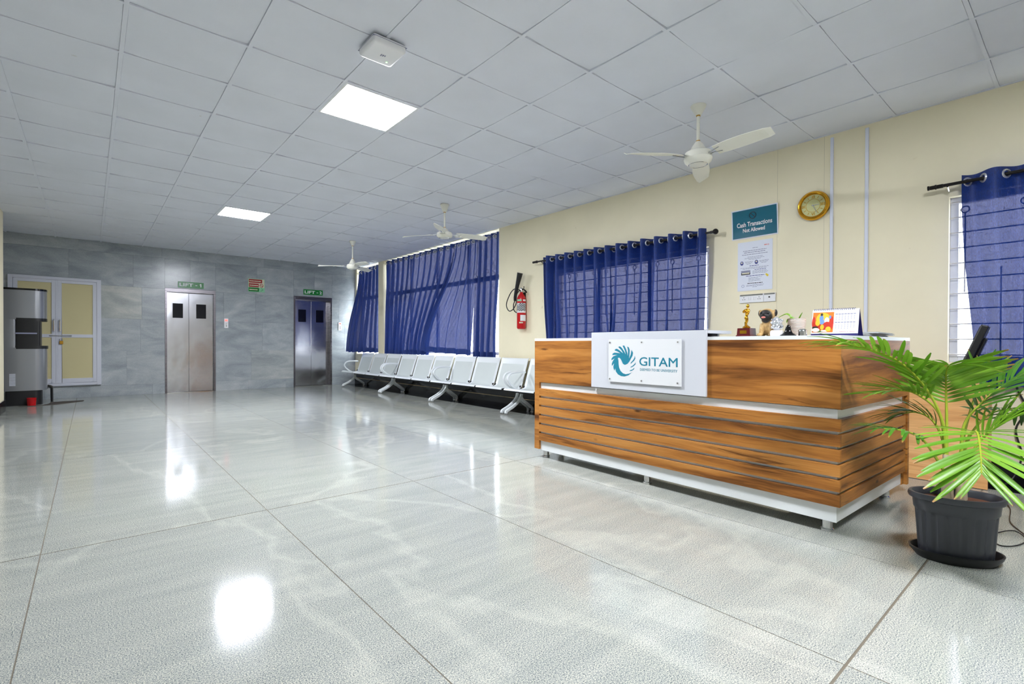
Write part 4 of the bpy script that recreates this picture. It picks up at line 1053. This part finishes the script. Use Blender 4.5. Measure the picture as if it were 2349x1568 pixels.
blob('y', .032, .072, .012, .018, .0033); blob('w', .078, .084, .012, .020, .0033); blob('r', .080, .066, .014, .012, .0036); blob('y', .056, .046, .010, .016, .0038); blob('w', .024, .030, .020, .012, .0034); blob('k', .020, .044, .016, .008, .0032); blob('w', .072, .024, .022, .006, .0034); blob('y', .088, .034, .014, .015, .0038); blob('g', .050, .022, .020, .005, .0032); blob('b', .094, .104, .006, .010, .0034)
for zt_, seed in ((.118, 1), (.070, 2)):
    hd = MB(); dg_ = MB(); r = random.Random(seed)
    for k in range(7):
        u = .119 + k * .0147; hd.prism([(u, zt_), (u + .012, zt_), (u + .012, zt_ + .0052), (u, zt_ + .0052)], U, V, N, O_ + N * .0018, .0003)
        for q in range(5):
            if (q == 0 and k < 2 * seed - 1) or (q == 4 and k > 4): continue
            v = zt_ - .0085 - q * .0064; dg_.prism([(u + .0035, v), (u + .0085, v), (u + .0085, v + .0028), (u + .0035, v + .0028)], U, V, N, O_ + N * .0018, .0003)
    hd.build('weekday_band', M['grey_print'], pg); dg_.build('date_marks', M['grey_print'], pg)
text('lettering', 'SCL INFRATECH LIMITED', M['red_print'], pg, O_ + U * .128 + V * .0135 + N * .0018, U, V, N, .092, .0075, .0003)

# ---- newspapers on the return of the counter
for k, (dx, dy, rz, hh, lb) in enumerate([(.84, .20, .04, .011, 'folded newspaper at the bottom of the pile on the desk return'), (.80, .19, -.06, .010, 'folded newspaper in the middle of the pile on the desk return'), (.92, .18, .10, .009, 'creased newspaper on top of the pile on the desk return')]):
    z = 1.050 + [0, .0112, .0214][k]
    t = thing('newspaper', lb, 'newspaper', on_desk(dx, dy, z), DR + rz, 'newspapers on the counter')
    for q in range(3):
        z0 = hh * q / 3; MB().box(-.27 + .006 * q, .27 - .008 * q, -.145 + .005 * q, .145 - .003 * q, z0, z0 + hh / 3 - .0004).build('sheet', mat('newsprint_%d%d' % (k, q), (188 - 8 * q, 188 - 6 * q, 186 - 4 * q), .8), t)

# ------------------------------------------------------------------ potted palm on the floor
PC = Vector((3.085, .415, 0)); PA = R(-61)
t = thing('pot_saucer', 'black oval saucer on the floor under the palm pot', 'saucer', PC, PA)
MB().lathe([(0, 0), (.86, 0), (1.0, .030), (1.03, .045), (.985, .045), (.95, .030), (.84, .008), (0, .008)], n=48, sx=.172, sy=.118).build('dish', M['black'], t, smooth=True)
t = thing('potted_palm', 'potted areca palm in an oval charcoal plastic pot beside the reception desk', 'palm', PC + Vector((0, 0, .0085)), PA)
def flute(a, z):
    if .022 < z < .215: return 1 - .045 * max(0, math.sin(18 * a)) ** .6 * min(1, (z - .022) / .02, (.215 - z) / .01)
    return 1
prof = [(0, 0), (.80, 0), (.83, .006), (.85, .03)] + [(.85 + .075 * k / 10, .03 + .018 * k) for k in range(1, 11)] + [(.93, .214), (.962, .222), (.985, .262), (.99, .266), (1.07, .270), (1.095, .282), (1.07, .296), (1.0, .296), (.945, .284), (.93, .258), (0, .258)]
MB().lathe(prof, n=144, sx=.166, sy=.113, mod=flute).build('pot', M['pot'], t, smooth=True)
s_ = MB(); vs = []; fs = []; r = random.Random(8)
n = 36; rings = [0, .25, .5, .75, .925]
for i, q in enumerate(rings):
    for j in range(n): a = 2 * PI * j / n; vs.append((q * .166 * math.cos(a), q * .113 * math.sin(a), .262 + (r.uniform(0, .008) if 0 < i < 4 else .001)))
for i in range(len(rings) - 1):
    for j in range(n): fs.append((i * n + j, i * n + (j + 1) % n, (i + 1) * n + (j + 1) % n, (i + 1) * n + j))
s_.add(vs, fs).build('soil', M['soil'], t, smooth=True)
PM = Matrix.Translation(PC + Vector((0, 0, .0085))) @ Matrix.Rotation(PA, 4, 'Z'); PI_ = PM.inverted()
def loc(p): return PI_ @ Vector(p)
for pts, rr in (([(3.047, .444, .235), (3.058, .446, .33), (3.075, .448, .42), (3.10, .452, .475)], [.020, .017, .0155, .014]), ([(3.085, .405, .235), (3.105, .405, .30), (3.12, .403, .36), (3.135, .402, .405)], [.019, .016, .014, .012]), ([(3.105, .392, .235), (3.122, .392, .30), (3.13, .395, .35), (3.128, .397, .40)], [.015, .013, .012, .011]), ([(3.075, .425, .235), (3.085, .43, .30), (3.10, .432, .36)], [.009, .008, .007])):
    c = catmull([loc(p) for p in pts], 4); k = len(c); MB().tube(c, [rr[0] + (rr[-1] - rr[0]) * i / (k - 1) + .0008 * (i % 3 == 0) for i in range(k)], 10).build('stem', M['stem'], t, smooth=True)
# leaflet meshes (unit length along x), three droops
LEAF = {}
for key, mm in (('l', 'leaf'), ('d', 'leaf_dark')):
    for q, droop in enumerate((.10, .25, .45)):
        vs = []; fs = []; n = 6
        for i in range(n + 1):
            u = i / n; w_ = .042 * (.35, .85, 1, 1, .95, .8, .28)[i]; z = -droop * u * u
            vs += [(u, -w_, z + w_ * .35), (u, 0, z), (u, w_, z + w_ * .35)]
        for i in range(n): a = i * 3; fs += [(a, a + 3, a + 4, a + 1), (a + 1, a + 4, a + 5, a + 2)]
        LEAF[(key, q)] = MB().add(vs, fs).mesh('leaflet', M[mm], smooth=True)
FRONDS = [  # points in metres, first leaflet position, leaflet count per side, length, splay, droop, colour
    ([(3.11, .452, .472), (3.115, .473, .646), (3.076, .533, .801), (2.952, .612, .924), (2.794, .694, .98), (2.646, .768, 1.006)], .40, 20, .20, .75, 1, 'l'),
    ([(3.106, .455, .472), (3.16, .488, .661), (3.132, .564, .751), (3.064, .622, .774), (2.943, .699, .759)], .42, 15, .17, .8, 0, 'l'),
    ([(3.058, .456, .411), (2.97, .492, .52), (2.909, .518, .574), (2.83, .559, .607), (2.731, .616, .622)], .45, 8, .15, .8, 2, 'd'),
    ([(3.136, .456, .468), (3.19, .466, .66), (3.21, .472, .78), (3.185, .468, .865), (3.125, .450, .905)], .36, 18, .20, 1.5, 2, 'l'),
    ([(3.162, .407, .399), (3.197, .404, .611), (3.266, .345, .728), (3.32, .273, .816), (3.361, .185, .885)], .40, 16, .19, .95, 1, 'd'),
    ([(3.082, .397, .404), (2.993, .367, .572), (2.889, .324, .628), (2.766, .298, .564), (2.701, .288, .489)], .44, 16, .215, 1.15, 0, 'l'),
    ([(3.14, .4, .394), (3.127, .358, .516), (3.141, .32, .585), (3.178, .262, .654), (3.211, .182, .719)], .40, 15, .19, .6, 0, 'l'),
    ([(3.208, .421, .379), (3.382, .404, .541), (3.567, .351, .64), (3.71, .282, .658), (3.845, .194, .609)], .40, 12, .20, .9, 2, 'd'),
    ([(3.159, .462, .431), (3.234, .491, .546), (3.257, .537, .625), (3.235, .595, .654), (3.179, .655, .641)], .40, 11, .16, .8, 1, 'd'),
    ([(3.2, .428, .379), (3.365, .418, .585), (3.474, .392, .756), (3.494, .372, .82), (3.49, .37, .86)], .55, 5, .13, .6, 1, 'd'),
]
r = random.Random(12)
for pts, s0, cnt, ln, splay, dr, key in FRONDS:
    c = catmull([loc(p) for p in pts], 8); n = len(c)
    fr = MB().tube(c, [.0062 * (1 - .75 * i / (n - 1)) + .0008 for i in range(n)], 7).build('frond', M['rachis'], t, smooth=True)
    hd = c[-1] - c[n // 4]; hd.z = 0
    side = hd.cross(Vector((0, 0, 1))).normalized()
    for i in range(cnt):
        u = s0 + (1 - s0) * (i / (cnt - 1)) ** .95 * .985
        f = u * (n - 1); k = int(min(f, n - 2)); p = c[k].lerp(c[k + 1], f - k); tan = (c[k + 1] - c[k]).normalized()
        up = side.cross(tan).normalized()
        for s in (-1, 1):
            q = (i / (cnt - 1)); spl = splay * (1 - .45 * q) + r.uniform(-.12, .12)
            d = (tan * (.55 + .5 * q) + side * (s * spl) + up * r.uniform(.05, .28)).normalized()
            L = ln * (.72 + .5 * math.sin(PI * min(1, .15 + .75 * q))) * r.uniform(.88, 1.1) * (1 if q < .9 else .8)
            wdir = up.cross(d).normalized(); nz = d.cross(wdir).normalized()
            mtx = Matrix((( d.x * L, wdir.x * L, nz.x * L, p.x), (d.y * L, wdir.y * L, nz.y * L, p.y), (d.z * L, wdir.z * L, nz.z * L, p.z), (0, 0, 0, 1)))
            put('leaflet', LEAF[(key, min(2, max(0, dr + r.choice((-1, 0, 0)))))], fr, mtx)

# ------------------------------------------------------------------ side table with monitor
t = thing('side_table', 'beech laminate side table behind the palm', 'table', (0, 0, 0))
x0, x1, y0, y1 = 4.709, 4.905, .47, 1.55
MB().box(x0, x0 + .018, y0, y1, .004, .705).build('front_board', M['beech'], t)
MB().box(x0 + .018, x1, y0 + .001, y0 + .019, .06, .705).build('side_board', M['beech'], t)
MB().box(x0 + .018, x1, y1 - .019, y1 - .001, .004, .705).build('side_board', M['beech'], t)
MB().box(x0 - .02, x1 + .01, y0 - .015, y1 + .015, .705, .735).build('table_top', M['beech'], t, bevel=.003)
for q in (y0 + .02, y1 - .06): MB().box(x0 + .02, x0 + .06, q, q + .04, 0, .0045).build('foot_pad', M['black'], t)
t = thing('monitor', 'black computer monitor on the side table by the window', 'monitor', (4.745, .60, .735), R(4))
tl = Matrix.Rotation(R(-20), 3, 'X')
def tilt(mb, pivot=Vector((0, 0, .07))):
    mb.v = [tuple(tl.inverted() @ (Vector(v) - pivot) + pivot) for v in mb.v]; return mb
tilt(MB().box(-.15, .15, -.012, .030, .06, .42)).build('screen_case', M['black'], t, bevel=.008)
tilt(MB().box(-.138, .138, .0295, .032, .085, .405)).build('screen', M['black_gloss'], t)
tilt(MB().box(-.09, .09, -.030, -.010, .12, .34)).build('back_housing', M['black'], t, bevel=.01)
tilt(MB().box(.11, .14, -.0135, -.0115, .385, .412)).build('corner_label', M['white_paper'], t)
MB().tube([(0, .0, .01), (0, -.005, .07), (0, -.03, .14)], [.03, .025, .025], 12).build('neck', M['black'], t, smooth=True)
MB().lathe([(0, 0), (.09, 0), (.09, .008), (.03, .016), (0, .016)], n=28, sy=.8).build('stand_base', M['black'], t, smooth=True)
t = thing('keyboard', 'black keyboard on the side table in front of the monitor', 'keyboard', (4.80, .95, .735))
MB().box(-.10, .10, -.07, .07, 0, .018).build('case', M['black'], t, bevel=.004)
for a in range(4):
    MB().box(-.09, .09, -.058 + .03 * a, -.034 + .03 * a, .018, .022).build('key_row', M['blackrod'], t)
t = thing('telephone', 'black desk telephone on the side table edge', 'telephone', (4.80, .76, .735))
MB().box(-.09, .09, -.05, .05, 0, .035).build('body', M['black'], t, bevel=.008)
MB().tube([(-.08, -.03, .045), (-.06, -.03, .06), (.06, -.03, .06), (.08, -.03, .045)], .014, 8).build('handset', M['black_gloss'], t, smooth=True)
tag(MB().tube(catmull([(5.06, .30, .86), (5.05, .36, .72), (5.062, .31, .55), (5.05, .36, .40), (5.062, .33, .22), (5.045, .36, .08), (5.0, .40, .012), (4.93, .44, .008)], 6), .006, 6).build('power_cable', M['black'], smooth=True), 'black power cable hanging down the wall behind the palm', 'cable')
t_ = MB().tube(catmull([(4.60, .42, .004), (4.30, .33, .004), (3.95, .30, .004), (3.70, .22, .004), (3.52, .24, .004), (3.45, .30, .004), (3.60, .34, .004), (3.75, .27, .012), (3.60, .20, .004), (3.40, .18, .004), (3.20, .17, .004)], 8), .003, 6).build('floor_cable', M['black'], smooth=True)
tag(t_, 'thin black cable lying loose on the floor beside the palm pot', 'cable')

# ------------------------------------------------------------------ water dispenser near the column
t = thing('water_dispenser', 'tall silver water dispenser with black dispensing niche beside the column', 'water dispenser', (-.80, 11.28, 0))
def rr_prism(x0, x1, y0, y1, z0, z1, rad, n=8):
    pts = []
    for cx_, cy_, a0 in ((x1 - rad, y1 - rad, 0), (x0 + .02, y1 - .02, 90), (x0 + .02, y0 + .02, 180), (x1 - rad, y0 + rad, 270)):
        rq = rad if cx_ == x1 - rad else .02
        for k in range(n + 1): a = R(a0 + 90 * k / n); pts.append((cx_ + rq * math.cos(a), cy_ + rq * math.sin(a)))
    return MB().prism(pts, (1, 0, 0), (0, 1, 0), (0, 0, 1), (0, 0, z0), z1 - z0)
rr_prism(-.24, .26, -.19, .19, .235, .925, .14).build('lower_body', M['silver'], t, smooth=True)
rr_prism(-.24, .26, -.19, .19, 1.375, 1.845, .14).build('upper_body', M['silver'], t, smooth=True)
rr_prism(-.24, -.09, -.185, .185, .925, 1.375, .03).build('back_column', M['silver'], t, smooth=True)
rr_prism(-.10, .19, -.188, .17, .945, 1.36, .03).build('niche_lining', M['black'], t, smooth=True)
rr_prism(-.10, .272, -.195, .195, .905, .955, .14).build('drip_tray', M['black'], t, smooth=True)
rr_prism(-.10, .262, -.193, .193, 1.352, 1.40, .14).build('niche_hood', M['black'], t, smooth=True)
rr_prism(-.245, .265, -.195, .195, 1.845, 1.875, .14).build('top_cap', M['black_gloss'], t, smooth=True)
rr_prism(-.22, .20, -.17, .17, .0, .235, .08).build('base', M['black'], t, smooth=True)
for k in range(11): MB().box(-.17, -.10, -.1915, -.189, .32 + k * .018, .328 + k * .018).build('vent_slot', M['white_paper'], t)
MB().box(-.10, .15, -.191, -.186, 1.145, 1.165).build('tap_bar', M['grey_print'], t)
MB().box(.05, .16, -.168, -.162, 1.70, 1.735).build('blue_badge', M['smoke_blue'], t); 
t = thing('foot_stool', 'low black curved stool with a leg before the water dispenser', 'stool', (-.585, 11.58, 0))
MB().tube(catmull([(-.16, 0, .215), (-.04, 0, .262), (.05, 0, .268), (.095, 0, .235)], 6), .022, 8, flat=4).build('curved_top', M['black'], t, smooth=True)
MB().tube([(.085, .0, .235), (.088, 0, .0)], .018, 8).build('leg', M['black'], t); MB().tube([(-.14, 0, .21), (-.145, 0, 0)], .018, 8).build('leg', M['black'], t)
tag(MB().lathe([(0, 0), (.05, 0), (.058, .12), (.062, .125), (.055, .125), (.048, .01), (0, .01)], c=(-.71, 10.98, 0), n=20).build('red_bucket', M['red'], smooth=True), 'small red bucket at the foot of the water dispenser', 'bucket')
tag(MB().prism([(-.85, 10.86), (-.42, 10.95), (-.10, 11.30), (-.08, 11.42), (-.35, 11.42), (-.50, 11.38), (-.52, 11.10), (-.60, 10.92), (-.85, 10.90)], (1, 0, 0), (0, 1, 0), (0, 0, 1), (0, 0, .001), .006).build('floor_mat', M['mat']), 'dark grey floor mat lying before the water dispenser', 'mat')
